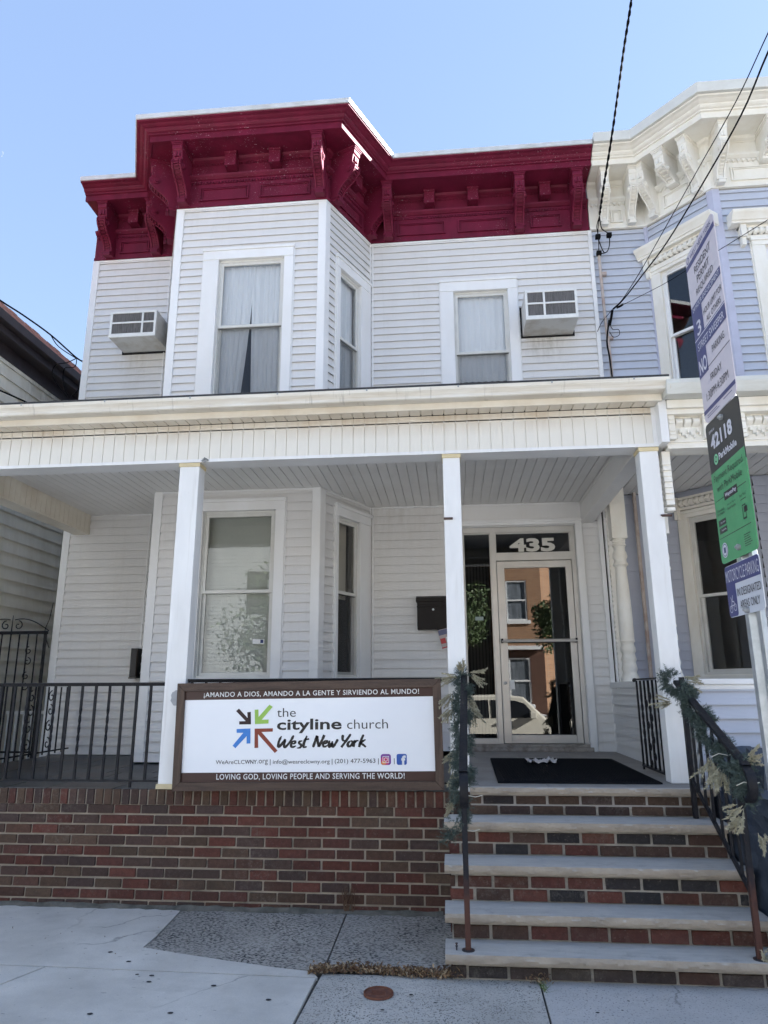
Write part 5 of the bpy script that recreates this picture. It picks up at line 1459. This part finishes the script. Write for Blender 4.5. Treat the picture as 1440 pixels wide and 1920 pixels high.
# neighbour porch: beam band, gutter, ceiling, half walls, columns
mb = MB()
gx0 = 1.665
mb.box(gx0, 7.4, -.02, .12, 3.22, 3.545); mb.box(gx0, 7.4, -.04, .14, 3.205, 3.232); mb.box(gx0, 7.4, -.035, 0, 3.255, 3.268)
mb.box(gx0, 7.4, -.09, 0, 3.46, 3.50); mb.box(gx0, 7.4, -.12, 0, 3.50, 3.565)
x = gx0+.01; k = 0
while x < 7.3:
    mb.box(x, x+.05, -.07, 0, 3.27, 3.46)
    for zz in (3.30, 3.33, 3.39, 3.42): mb.box(x+.004, x+.046, -.078, -.07, zz, zz+.014)
    for q in range(3):     # curved reeds and little carved rosettes
        xx = x+.062+q*.062; n = 10
        mb.prism([(-.02-.045*math.cos(math.pi*(j/n-.5)), 3.375+.08*j/n) for j in range(n+1)], 0, xx, xx+.05)
    for q in range(9):
        xx = x+.06+q*.021; mb.box(xx, xx+.012, -.045-.01*(q % 2), 0, 3.285+.02*((q*5) % 3), 3.31+.022*((q*5) % 3))
    x += .255
mb.build('porch_frieze', M_ivory, nb, bevel=.002)
mb = MB(); mb.prism([(-.12, 3.565), (-.225, 3.565), (-.24, 3.60), (-.255, 3.64), (-.255, 3.675), (-.12, 3.675)], 0, gx0-.03, 7.4)
mb.build('gutter', mat('neighbour_gutter', (.60, .61, .58), .4, (.50, .49, .44), 4, .6, (1, 1, 5)), nb, bevel=.003)
mb = MB(); mb.add([(gx0, -.2, 3.68), (7.4, -.2, 3.68), (7.4, 2.5, 3.95), (gx0, 2.5, 3.95), (gx0, -.2, 3.64), (7.4, -.2, 3.64), (7.4, 2.5, 3.64), (gx0, 2.5, 3.64)], [(0, 1, 2, 3), (4, 5, 6, 7), (0, 1, 5, 4), (1, 2, 6, 5), (2, 3, 7, 6), (3, 0, 4, 7)])
mb.build('porch_roof', M_shingle, nb)
mb = MB(); mb.box(1.61, 7.4, .1, 2.56, 3.568, 3.58, 1)
boards(mb, 1.66, 7.4, lambda a, b: mb.box(a, b, .1, 2.562, 3.56, 3.569, 0), .12, .009)
mb.build('porch_ceiling', [M_ceil, M_groove], nb)
mb = MB(); siding(mb, FR((0, 0, 0), (1, 0, 0), (0, -1, 0)), 1.665, 7.4, .1, 1.48, mi=0, phase=.04, pitch=.092)
mb.build('half_wall', M_lilac, nb)
mb = MB(); siding(mb, FR((1.665, 0, 0), (0, 1, 0), (-1, 0, 0)), .0, 2.5, .83, 1.46, mi=0); mb.box(1.665, 1.79, .02, 2.55, .3, 1.46)
mb.box(1.80, 7.4, .10, .16, .3, 1.47)
mb.build('half_wall', M_siding, nb)
mb = MB(); mb.box(1.645, 7.4, -.035, .19, 1.482, 1.522); mb.box(1.665, 7.4, -.022, .0, 1.450, 1.482); mb.box(1.645, 1.83, .19, 2.54, 1.462, 1.522)
mb.build('wall_cap', M_trim, nb, bevel=.005)
mb = MB(); mb.box(1.8, 7.4, .16, 2.56, .5, .80); mb.build('porch_floor', M_slab, nb)
# turned columns
def turned(cx, cy, z0, z1, s_=.075):
    mb = MB(); k_ = s_/.075
    mb.box(cx-s_, cx+s_, cy-s_, cy+s_, z1-.62, z1); mb.box(cx-s_-.015, cx+s_+.015, cy-s_-.015, cy+s_+.015, z1-.05, z1)
    pr = [(.0, z1-.60), (.062, z1-.62), (.068, z1-.65), (.060, z1-.66), (.070, z1-.68), (.070, z1-.69), (.058, z1-.70), (.056, z1-.74), (.066, z1-.76), (.072, z1-.79), (.072, z1-.81), (.060, z1-.83), (.062, z1-.86), (.074, z1-.875), (.074, z1-.89), (.056, z1-.905)]
    n = 8; zb = z0+.42
    for k in range(n+1):
        t_ = k/n; pr.append((.054+.016*math.sin(t_*1.9), z1-.92-(z1-.92-zb)*t_))
    pr += [(.068, zb-.012), (.074, zb-.03), (.060, zb-.05), (.064, zb-.075), (.072, zb-.10), (.072, zb-.13), (.060, zb-.15), (.066, zb-.18), (.074, zb-.21), (.062, zb-.235), (.068, zb-.26), (.076, zb-.30), (.064, zb-.33), (.078, zb-.37), (.088, zb-.40), (.092, z0)]
    mb.lathe([(r_*k_, z) for r_, z in pr], cx, cy, 28)
    return mb.build('turned_column', M_ivory, nb, smooth=45)
turned(1.735, 2.02, 1.522, 3.56); turned(1.628, .28, 1.522, 3.23, s_=.06); turned(3.6, .08, 1.522, 3.23); turned(5.5, .08, 1.522, 3.23)
mb = MB()  # carved post bracket of the front column
for k in range(9):
    z = 3.10-k*.045; mb.box(1.63, 1.69, -.035-.008*(k % 2)+.06, .10, z, z+.028)
mb.box(1.635, 1.695, .035, .10, 2.80, 3.21); 
mb.build('post_bracket', M_ivory, nb, bevel=.003)
mb = MB()   # scalloped pilaster against the house wall
mb.box(1.742, 1.80, 2.52, 2.56, 1.5, 3.5)
for k in range(34): mb.box(1.735, 1.75, 2.515, 2.54, 1.55+k*.055, 1.58+k*.055)
mb.build('pilaster', M_ivory, nb, bevel=.004)

# stone cheek wall of the neighbour's stoop
mb = MB(); rnd = random.Random(31)
def rough_block(x0, x1, y0, y1, z0, zt0, zt1, nx=9, ny=7, nz=10, amp=.02):
    def pt(a, b, c):
        x = x0+(x1-x0)*a/nx; y = y0+(y1-y0)*b/ny; zt = zt0+(zt1-zt0)*b/ny; z = z0+(zt-z0)*c/nz
        h = math.sin(a*12.9898+b*78.233+c*37.719)*43758.5453; h = h-math.floor(h); h2 = math.sin(a*39.3+b*11.1+c*83.1)*15731.7; h2 = h2-math.floor(h2)
        return (x+(h-.5)*amp*(1.6 if a in (0, nx) else 1), y+(h2-.5)*amp*2, z+(h-.5)*amp*(1.5 if c == nz else .6))
    for (A_, B_, f) in ((nx, nz, lambda i, j: (i, 0, j)), (nx, nz, lambda i, j: (i, ny, j)), (ny, nz, lambda i, j: (0, i, j)), (ny, nz, lambda i, j: (nx, i, j)), (nx, ny, lambda i, j: (i, j, nz))):
        for i in range(A_):
            for j in range(B_):
                mb.add([pt(*f(i, j)), pt(*f(i+1, j)), pt(*f(i+1, j+1)), pt(*f(i, j+1))], [(0, 1, 2, 3)])
rough_block(1.70, 2.15, -1.12, -.02, -.02, .55, .80)
rough_block(1.74, 2.15, -.98, -.04, .62, .82, 1.06, 7, 9, 5, .03)
rough_block(1.78, 2.15, -.72, -.50, .80, 1.02, 1.10, 5, 3, 4, .02)
o = mb.build('stone_wall', M_bstone, smooth=18); tag(o, 'rough blue-grey painted stone cheek wall right of the steps', 'stone wall')

# the row goes on to the right of the picture
for k, (xa, xb, h_, lab, c) in enumerate(((7.6, 13.4, 7.9, 'plain tan rowhouse further along the row on the right', (.45, .36, .27)), (13.5, 19.5, 8.3, 'plain grey rowhouse beyond the tan one', (.36, .37, .38)), (19.6, 26.5, 8.1, 'plain red rowhouse at the far end of the row', (.30, .10, .07)))):
    t = thing('rowhouse', ((xa+xb)/2, 3, 0), lab, 'house')
    mb = MB(); siding(mb, FR((0, 2.4, 0), (1, 0, 0), (0, -1, 0)), xa, xb, 0, h_-.5, [(xa+1, xa+2, 4.6, 6.2), (xa+3.6, xa+4.6, 4.6, 6.2), (xa+1, xa+2, 1.3, 3.0)], pitch=.12); mb.box(xa, xb, 2.5, 12, 0, h_)
    mb.build('wall', siding_mat('row_siding', c), t)
    mb = MB(); mb.sweep([(-.1, h_-.5), (.06, h_-.5), (.08, h_-.3), (.4, h_-.2), (.45, h_+.02), (-.1, h_+.02)], [(xa, 2.4), (xb, 2.4)]); mb.build('cornice', M_ivory, t)
    mb = MB(); mb.box(xa, xb, -.1, 2.4, 3.3, 3.6); mb.build('porch_roof', M_shingle, t)
    for x in (xa+.1, xa+2.9, xb-.25):
        mb = MB(); mb.box(x, x+.14, 0, .14, 0, 3.3); mb.build('porch_post', M_trim, t)
    for a, c0_, d0_ in ((xa+1, 4.6, 6.2), (xa+3.6, 4.6, 6.2), (xa+1, 1.3, 3.0)):
        mb = MB(); mb.box(a-.1, a+1.1, 2.36, 2.40, d0_, d0_+.12); mb.box(a-.1, a, 2.36, 2.4, c0_, d0_); mb.box(a+1, a+1.1, 2.36, 2.4, c0_, d0_); mb.box(a, a+1, 2.40, 2.43, (c0_+d0_)/2-.03, (c0_+d0_)/2+.03); mb.build('window', M_trim, t)

# ---------------------------------------------------------------- left neighbour
M_oldpaint = siding_mat('weathered_clapboard', (.82, .79, .69), [((-5.5, 3.6, 4.9), (1, 1.0, 1.2), (.26, .24, .16), 1.2)], .6)
ln = thing('clapboard_house', (-8, 4, 0), 'neighbouring house at left with weathered clapboard side wall and dark eave', 'house')
mb = MB(); siding(mb, FR((-5.5, 0, 0), (0, 1, 0), (1, 0, 0)), -1.0, 14, .0, 5.75, pitch=.165, lip=.020)
mb.build('clapboard_wall', M_oldpaint, ln)
mb = MB(); mb.box(-10, -5.52, -1, -.95, 0, 5.7); mb.box(-5.53, -5.52, -1, 14, 0, 5.7); mb.build('house_body', M_oldpaint, ln)
mb = MB(); mb.box(-5.52, -5.30, -1.3, 14, 5.67, 5.70); mb.box(-5.33, -5.29, -1.3, 14, 5.66, 5.86); mb.box(-5.30, -5.20, -1.3, 14, 5.755, 5.87); mb.box(-5.51, -5.47, -1.3, 14, 5.5, 5.67)
mb.build('eave', mat('dark_brown_paint', (.030, .022, .024), .5, (.05, .04, .045), 8, .6), ln, bevel=.006)
mb = MB()
mb.prism([(-5.22, 5.87), (-5.42, 6.095), (-5.9, 6.17), (-9.5, 6.6), (-9.5, 5.8), (-5.22, 5.86)], 1, -1.3, 14)
for k in range(90):
    y = -1.2+k*.17; 
    mb.add([(-5.21, y, 5.875), (-5.21, y+.15, 5.875), (-5.40, y+.15, 6.10+.005*(k % 3)), (-5.40, y, 6.10+.005*(k % 3)), (-5.23, y, 5.86), (-5.23, y+.15, 5.86), (-5.42, y+.15, 6.08), (-5.42, y, 6.08)], [(0, 1, 2, 3), (4, 5, 6, 7), (0, 1, 5, 4), (1, 2, 6, 5), (2, 3, 7, 6), (3, 0, 4, 7)])
mb.build('roof', mat('orange_shingle', (.46, .20, .12), .9, (.30, .13, .08), 20, .8, bst=.8), ln)

# ---------------------------------------------------------------- cables
M_cab = flat('black_cable', (.008, .008, .009), .85, 0, .08)
def cam_pt(px, py, Y):
    """world point seen at photo pixel (px,py) on the plane y=Y (used to lay out real cables)"""
    d = r2*((px-720)/1312.8)-u2*((py-960)/1312.8)+fw
    return Vector((0, -5.205, 1.46))+d*((Y+5.205)/d.y)
def cable(name, pts, r, lab, parts=None, cat='cable'):
    P = [Vector(cam_pt(*p)) for p in pts]; Q = []
    for i in range(len(P)-1):
        for k in range(5):
            t_ = k/5; p0 = P[max(i-1, 0)]; p1 = P[i]; p2 = P[i+1]; p3 = P[min(i+2, len(P)-1)]
            Q.append(.5*((2*p1)+(-p0+p2)*t_+(2*p0-5*p1+4*p2-p3)*t_*t_+(-p0+3*p1-3*p2+p3)*t_**3))
    Q.append(P[-1])
    mb = MB(); mb.tube(Q, r, 6)
    return mb, Q
def twist(mb, Q, r, off, turns):
    n = len(Q)
    for s_ in range(2):
        R_ = []
        for i, p in enumerate(Q):
            a = turns*2*math.pi*i/n+s_*math.pi; R_.append(p+Vector((math.cos(a)*off, 0, math.sin(a)*off)))
        mb.tube(R_, r, 5)
# service drop to the weatherhead
mb = MB(); _, Q = cable('', [(1190, -60, .2), (1184, 0, .5), (1170, 90, .9), (1158, 180, 1.3), (1145, 270, 1.7), (1132, 350, 2.05), (1124, 405, 2.35)], .008, '')
QQ = []
for a, b in zip(Q[:-1], Q[1:]):
    for k in range(3): QQ.append(a+(b-a)*k/3)
twist(mb, QQ, .0085, .0075, 16)
for pts in ([(1124, 405, 2.35), (1119, 425, 2.42), (1122, 445, 2.46), (1123, 475, 2.48)], [(1124, 405, 2.35), (1128, 428, 2.38), (1140, 438, 2.42), (1143, 455, 2.44), (1138, 472, 2.45), (1123, 476, 2.48)], [(1124, 405, 2.35), (1121, 440, 2.40), (1128, 465, 2.44), (1134, 475, 2.46)]):
    _m, _ = cable('', pts, .006, ''); mb.v_off = 0
    b0 = len(mb.v); mb.v += _m.v; mb.f += [[i+b0 for i in f] for f in _m.f]; mb.mi += _m.mi; mb.c += _m.c
for p in ((1121, 444, 2.45), (1142, 441, 2.42), (1123, 475, 2.48)):
    c = cam_pt(*p); mb.box(c.x-.028, c.x+.028, c.y-.025, c.y+.025, c.z-.024, c.z+.024)
o = mb.build('service_cable', M_cab, smooth=50); tag(o, 'twisted black service cable dropping from the sky to the wall of the lilac house', 'cable')
# conduit up the wall
mb, Q = cable('', [(1123, 480, 2.50), (1127, 520, 2.50), (1134, 590, 2.50), (1143, 660, 2.50), (1148, 715, 2.50)], .018, '')
b0 = mb; mb.box(1.93, 1.99, 2.50, 2.55, 6.3, 6.34); mb.box(1.95, 2.0, 2.50, 2.55, 5.45, 5.48)
CM = mat('painted_conduit', (.50, .44, .40), .6, (.34, .24, .20), 8, .8)
o = mb.build('conduit', CM, smooth=50); tag(o, 'thin painted conduit running down the upper lilac wall', 'conduit')
mb = MB(); c0 = cam_pt(1188, 925, 2.5); mb.tube([(c0.x+.0, 2.5, 3.56), (c0.x, 2.5, 3.3), (2.06, 2.5, 1.5), (2.06, 2.5, .9)], .021, 10)
o = mb.build('conduit', CM, smooth=50); tag(o, 'thicker painted conduit behind the right porch post on the ground floor', 'conduit')
mb, Q = cable('', [(1142, 600, 2.48), (1138, 640, 2.49), (1143, 670, 2.49), (1149, 718, 2.49)], .011, '')
for pts, r_ in (([(1500, -60, -2.2), (1440, 62, -1.4), (1380, 190, -.5), (1310, 315, .5), (1240, 440, 1.4), (1200, 510, 1.95), (1168, 560, 2.3), (1150, 578, 2.47)], .0045), ([(1500, -20, -2.2), (1440, 98, -1.4), (1390, 215, -.4), (1320, 340, .6), (1250, 455, 1.5), (1205, 515, 1.98), (1170, 560, 2.3), (1150, 580, 2.47)], .0075),
                ([(1500, 375, -1.4), (1440, 412, -.6), (1353, 466, .6), (1290, 505, 1.3), (1240, 535, 1.8), (1165, 573, 2.4)], .003), ([(1150, 578, 2.47), (1140, 590, 2.48), (1128, 605, 2.5), (1120, 622, 2.52)], .004),
                ([(1145, 612, 2.48), (1150, 618, 2.46), (1160, 618, 2.46), (1161, 628, 2.46), (1150, 632, 2.46), (1143, 622, 2.47)], .004), ([(1148, 582, 2.46), (1146, 596, 2.46), (1143, 610, 2.47)], .016), ([(1156, 577, 2.44), (1163, 574, 2.42), (1168, 571, 2.40)], .013)):
    _m, _ = cable('', pts, r_, ''); b0 = len(mb.v); mb.v += _m.v; mb.f += [[i+b0 for i in f] for f in _m.f]; mb.mi += _m.mi; mb.c += _m.c
o = mb.build('utility_cable', M_cab, smooth=50); tag(o, 'pair of black cables slanting from upper right to a splice on the lilac wall', 'cable')
mb, Q = cable('', [(-60, 520, 1.0), (0, 563, 1.5), (45, 592, 1.9), (95, 628, 2.3), (140, 668, 2.6), (155, 678, 2.7)], .010, '')
for pts, r_ in (([(95, 628, 2.3), (110, 650, 2.4), (143, 672, 2.6)], .006), ([(143, 672, 2.6), (125, 680, 2.6), (105, 684, 2.6), (98, 700, 2.7), (108, 722, 2.7), (125, 743, 2.6)], .006), ([(144, 673, 2.6), (140, 688, 2.6), (122, 690, 2.6), (118, 708, 2.65), (122, 730, 2.6), (130, 745, 2.6)], .006), ([(150, 710, 2.6), (147, 730, 2.6), (135, 743, 2.6)], .006)):
    _m, _ = cable('', pts, r_, ''); b0 = len(mb.v); mb.v += _m.v; mb.f += [[i+b0 for i in f] for f in _m.f]; mb.mi += _m.mi; mb.c += _m.c
o = mb.build('utility_cable', M_cab, smooth=50); tag(o, 'black cable sagging down to loops at the left house eave', 'cable')
mb, Q = cable('', [(-40, 715, 1.5), (0, 732, 1.9), (45, 752, 2.3), (60, 760, 2.4)], .010, '')
o = mb.build('utility_cable', M_cab, smooth=50); tag(o, 'short black cable crossing the clapboard wall just above the porch gutter', 'cable')
mb, Q = cable('', [(100, 1130, 2.52), (93, 1160, 2.5), (84, 1185, 2.5), (92, 1215, 2.5)], .005, '')
o = mb.build('utility_cable', M_cab, smooth=50); tag(o, 'thin black cable hanging down beside the alley gate', 'cable')
# pale daytime moon
mb = MB(); mc = cam_pt(2, 288, 1400); rr = 7.5; rs = []
mb.add([(mc.x+rr*math.cos(R(a)), mc.y, mc.z+rr*math.sin(R(a))) for a in range(-90, 91, 15)]+[(mc.x+rr*.35*math.cos(R(a)), mc.y+3, mc.z+rr*math.sin(R(a))) for a in range(75, -90, -15)], [tuple(range(24))])
mm, N, L, P = newmat('moonlight'); P.inputs['Emission Color'].default_value = (.62, .72, .85, 1); P.inputs['Emission Strength'].default_value = .10; P.inputs['Base Color'].default_value = (.1, .1, .1, 1)
o = mb.build('moon', mm, recalc=False); tag(o, 'pale half moon in the blue sky at the far left', 'moon')

# ---------------------------------------------------------------- across the street (seen in the glass)
M_obrick = None
def brick_tex(name, c1, c2, mo):
    m, N, L, P = newmat(name); b = N.new('ShaderNodeTexBrick'); co = N.new('ShaderNodeTexCoord'); s = N.new('ShaderNodeSeparateXYZ'); c = N.new('ShaderNodeCombineXYZ')
    L.new(co.outputs['Object'], s.inputs[0]); L.new(mth(N, L, 'ADD', s.outputs[0], s.outputs[1]), c.inputs[0]); L.new(s.outputs[2], c.inputs[1]); L.new(c.outputs[0], b.inputs[0])
    b.inputs['Color1'].default_value = (*c1, 1); b.inputs['Color2'].default_value = (*c2, 1); b.inputs['Mortar'].default_value = (*mo, 1); b.inputs['Scale'].default_value = 1; b.inputs['Brick Width'].default_value = .21; b.inputs['Row Height'].default_value = .072; b.inputs['Mortar Size'].default_value = .006
    L.new(b.outputs[0], P.inputs['Base Color']); P.inputs['Roughness'].default_value = .9; return m
YO = -17.0
FO = FR((0, YO, 0), (1, 0, 0), (0, 1, 0))
t = thing('brick_house', (3.2, YO, 0), 'sunlit orange brick house across the street reflected in the glass door', 'house')
M_ob = brick_tex('orange_brick', (.34, .19, .10), (.27, .145, .075), (.32, .24, .17))
mb = MB(); 
OW = [(2.15, 2.95, 4.0, 5.55), (2.15, 2.95, .9, 2.6)]
def holed(mb, F, u0, u1, w0, w1, ops, v=0):
    us = sorted({u0, u1, *[o[0] for o in ops], *[o[1] for o in ops]}); ws = sorted({w0, w1, *[o[2] for o in ops], *[o[3] for o in ops]})
    old = mb.M; mb.M = F
    for a, b in zip(us[:-1], us[1:]):
        for c, d in zip(ws[:-1], ws[1:]):
            if any(o[0] <= a and b <= o[1] and o[2] <= c and d <= o[3] for o in ops): continue
            mb.quad((a, v, c), (b, v, c), (b, v, d), (a, v, d))
    mb.M = old
holed(mb, FO, 1.75, 3.5, 2.95, 8, OW[:1])
mb.add([(3.5, YO, -.4), (3.95, YO-.6, -.4), (3.95, YO-.6, 8), (3.5, YO, 8)], [(0, 1, 2, 3)])
mb.box(1.75, 3.93, YO-8, YO-.6, -.4, 8); mb.box(1.75, 1.80, YO-.6, YO-.002, -.4, 8)
mb.build('wall', M_ob, t)
mb = MB(); holed(mb, FO, 1.75, 3.5, -.4, 2.95, OW[1:]); mb.build('ground_floor_wall', mat('shade_painted_masonry', (.10, .050, .032), .9), t)  # dark brown colour stands in for the shade over the ground floor
for o_ in OW:
    mb = MB(FO); a, b, c, d = o_; f = .06
    mb.box(a, a+f, -.1, -.02, c, d); mb.box(b-f, b, -.1, -.02, c, d); mb.box(a+f, b-f, -.1, -.02, c, c+f); mb.box(a+f, b-f, -.1, -.02, d-f, d); mb.box(a+f, b-f, -.09, -.02, (c+d)/2-.03, (c+d)/2+.03)
    mb.box(a-.1, b+.1, -.05, .08, c-.13, c)
    wv = mb.build('window', M_white, t)
    mb = MB(FO); mb.quad((a, -.08, c), (b, -.08, c), (b, -.08, d), (a, -.08, d)); mb.build('pane', mat('lace_behind_glass', (.18, .20, .22), .2, (.08, .09, .1), 4, .9, (4, 1, .3)), wv)
mb = MB(); mb.box(1.7, 4.0, YO-8, YO+.3, 8, 8.3); mb.build('roof', M_white, t)
mb = MB(); mb.box(1.76, 3.45, YO, YO+.25, 2.90, 3.04); mb.box(2.0, 3.3, YO, YO+1.2, -.3, .55); mb.build('trim', M_white, t)
t = thing('dark_house', (-1, YO-3, 0), 'dark brown set-back house across the street, behind the street tree', 'house')
mb = MB(); mb.box(-3.7, 1.7, YO-9, YO-3, -.4, 7.2); mb.build('wall', mat('dark_timber', (.035, .03, .026), .9), t)
mb = MB(); mb.box(-3.8, 1.72, YO-9, YO-2.8, 7.2, 7.5); mb.build('roof', M_shingle, t)
t = thing('siding_house', (-5, YO, 0), 'white clapboard house across the street, reflected in the bay window', 'house')
mb = MB(); siding(mb, FO, -9.4, -4.0, -.3, 7.5, [(-7.6, -6.8, 4.2, 5.8)], pitch=.14, lip=.010); mb.box(-9.4, -4, YO-8, YO-.3, -.3, 7.5)
mb.build('wall', flat('white_siding', (.62, .63, .62)), t)
mb = MB(); mb.box(-9.6, -3.8, YO-8, YO+.3, 7.5, 7.8); mb.build('roof', M_shingle, t)
mb = MB(FO); mb.box(-7.6, -6.8, -.1, -.05, 4.2, 5.8); mb.build('pane', M_dark, t)
t = thing('grey_house', (-13, YO, 0), 'tall grey house across the street at the edge of the reflections', 'house')
mb = MB(); mb.box(-18, -9.8, YO-8, YO, -.3, 8.5); mb.build('wall', mat('grey_stucco', (.33, .33, .34), .9), t)
mb = MB(); mb.box(-18.2, -9.6, YO-8, YO+.3, 8.5, 8.8); mb.build('roof', M_white, t)
t = thing('brown_house', (10, YO, 0), 'dark brown house across the street', 'house')
mb = MB(); mb.box(4.4, 14, YO-8, YO-2.5, -.3, 7.6); mb.build('wall', mat('brown_stucco', (.07, .05, .04), .9), t)
mb = MB(); mb.box(4.3, 14.2, YO-8, YO-2.4, 7.6, 7.9); mb.build('roof', M_shingle, t)
# street trees
def tree(x, y, h, rad, lab, seed, n=3000):
    rnd = random.Random(seed); t = thing('street_tree', (x, y, -.36), lab, 'tree', 'street trees across the road')
    mb = MB(); mb.tube([(x, y, -.45), (x+.05, y, 1.2), (x-.05, y+.05, 2.4), (x, y, h*.7)], [.13, .10, .08, .03], 8)
    cs = []
    for k in range(9):
        a = rnd.uniform(0, 6.28); z = rnd.uniform(1.9, h*.65); e = Vector((x+math.cos(a)*rad*.7, y+math.sin(a)*rad*.7, z+rnd.uniform(.5, 1.4)))
        mb.tube([(x, y, z), ((x+e.x)/2, (y+e.y)/2, z+.5), tuple(e)], [.045, .03, .012], 5); cs.append(e)
    cs += [Vector((x+rnd.gauss(0, rad*.35), y+rnd.gauss(0, rad*.35), rnd.uniform(2.4, h))) for _ in range(8)]
    mb.build('trunk', mat('bark', (.09, .07, .055), .95), t)
    mb = MB()
    for k in range(n):
        c = rnd.choice(cs); p = c+rv(rnd)*rad*.48*rnd.random()**.4; e1 = rv(rnd)*.075; e2 = rv(rnd)*.045
        mb.add([tuple(p-e1), tuple(p+e2), tuple(p+e1), tuple(p-e2)], [(0, 1, 2, 3)])
    mb.build('crown', mat('leaf_green', (.05, .085, .025), .6, (.09, .12, .04), 3, .8, bst=0), t, recalc=False)
tree(.35, -12.9, 5.3, .95, 'leafy street tree reflected in the sidelight beside the door', 41)
tree(-5.6, -12.6, 5.6, 1.7, 'leafy street tree reflected in the ground floor bay window', 42)
tree(3.75, -13.2, 4.6, .9, 'dark leafy street tree across the road, right of the brick house', 43)
sheet('far_sidewalk', [(-60, YO-1), (60, YO-1), (60, -12.2), (-60, -12.2)], -.36, M_conc2, depth=.2)
# parked car across the street
t = thing('parked_car', (1.4, -11.0, -.52), 'cream white four-wheel-drive parked across the street, reflected in the door', 'car')
zc = -.52; cx0, cx1 = -.98, 3.92
def CX(f): return cx0+(cx1-cx0)*f
M_car = flat('cream_car_paint', (.70, .66, .55), .25, 0, .6); M_cg = flat('car_glass', (.02, .022, .025), .05, 0, .8); M_tyre = flat('tyre_rubber', (.02, .02, .02), .8)
body = [(0, .45), (.0, .95), (.015, 1.08), (.04, 1.12), (.09, 1.62), (.13, 1.78), (.50, 1.82), (.60, 1.76), (.72, 1.18), (.93, 1.08), (.985, .98), (1.0, .72), (.99, .42), (.90, .38), (.885, .55), (.85, .70), (.80, .72), (.755, .66), (.735, .50), (.73, .36), (.31, .36), (.30, .55), (.27, .68), (.22, .72), (.17, .66), (.145, .50), (.14, .38)]
mb = MB()
mb.prism([(CX(a), zc+b) for a, b in body], 1, -11.95, -10.05)
mb.build('body', M_car, t, bevel=.05)
mb = MB()
for pl in ([(.075, 1.20), (.105, 1.62), (.20, 1.66), (.24, 1.20)], [(.26, 1.20), (.235, 1.66), (.40, 1.68), (.405, 1.20)], [(.42, 1.20), (.415, 1.68), (.55, 1.66), (.605, 1.58), (.67, 1.20)]):
    for y0, y1 in ((-10.052, -10.035), (-11.965, -11.948)): mb.prism([(CX(a), zc+b) for a, b in pl], 1, y0, y1)
mb.build('side_window', M_cg, t)
for f in (.22, .81):
    for y0 in (-10.28, -11.95):
        mb = MB(); n = 24
        mb.prism([(CX(f)+.37*math.cos(2*math.pi*k/n), zc+.37+.37*math.sin(2*math.pi*k/n)) for k in range(n)], 1, y0, y0+.24)
        wh = mb.build('wheel', M_tyre, t, bevel=.02)
        mb = MB(); mb.prism([(CX(f)+.22*math.cos(2*math.pi*k/n), zc+.37+.22*math.sin(2*math.pi*k/n)) for k in range(n)], 1, y0-.01, y0+.25); mb.build('rim', M_galv, wh)
mb = MB(); mb.box(CX(.44), CX(.47), -10.04, -10.0, zc+1.02, zc+1.06); mb.box(CX(.27), CX(.30), -10.04, -10.0, zc+1.02, zc+1.06); mb.build('door_handle', M_galv2, t)
mb = MB(); mb.box(CX(.63), CX(.665), -10.03, -9.82, zc+1.18, zc+1.36); mb.build('wing_mirror', M_car, t, bevel=.02)
mb = MB(); mb.box(CX(.955), CX(.995), -10.35, -10.06, zc+.78, zc+.98); mb.build('headlight', M_pp, t)
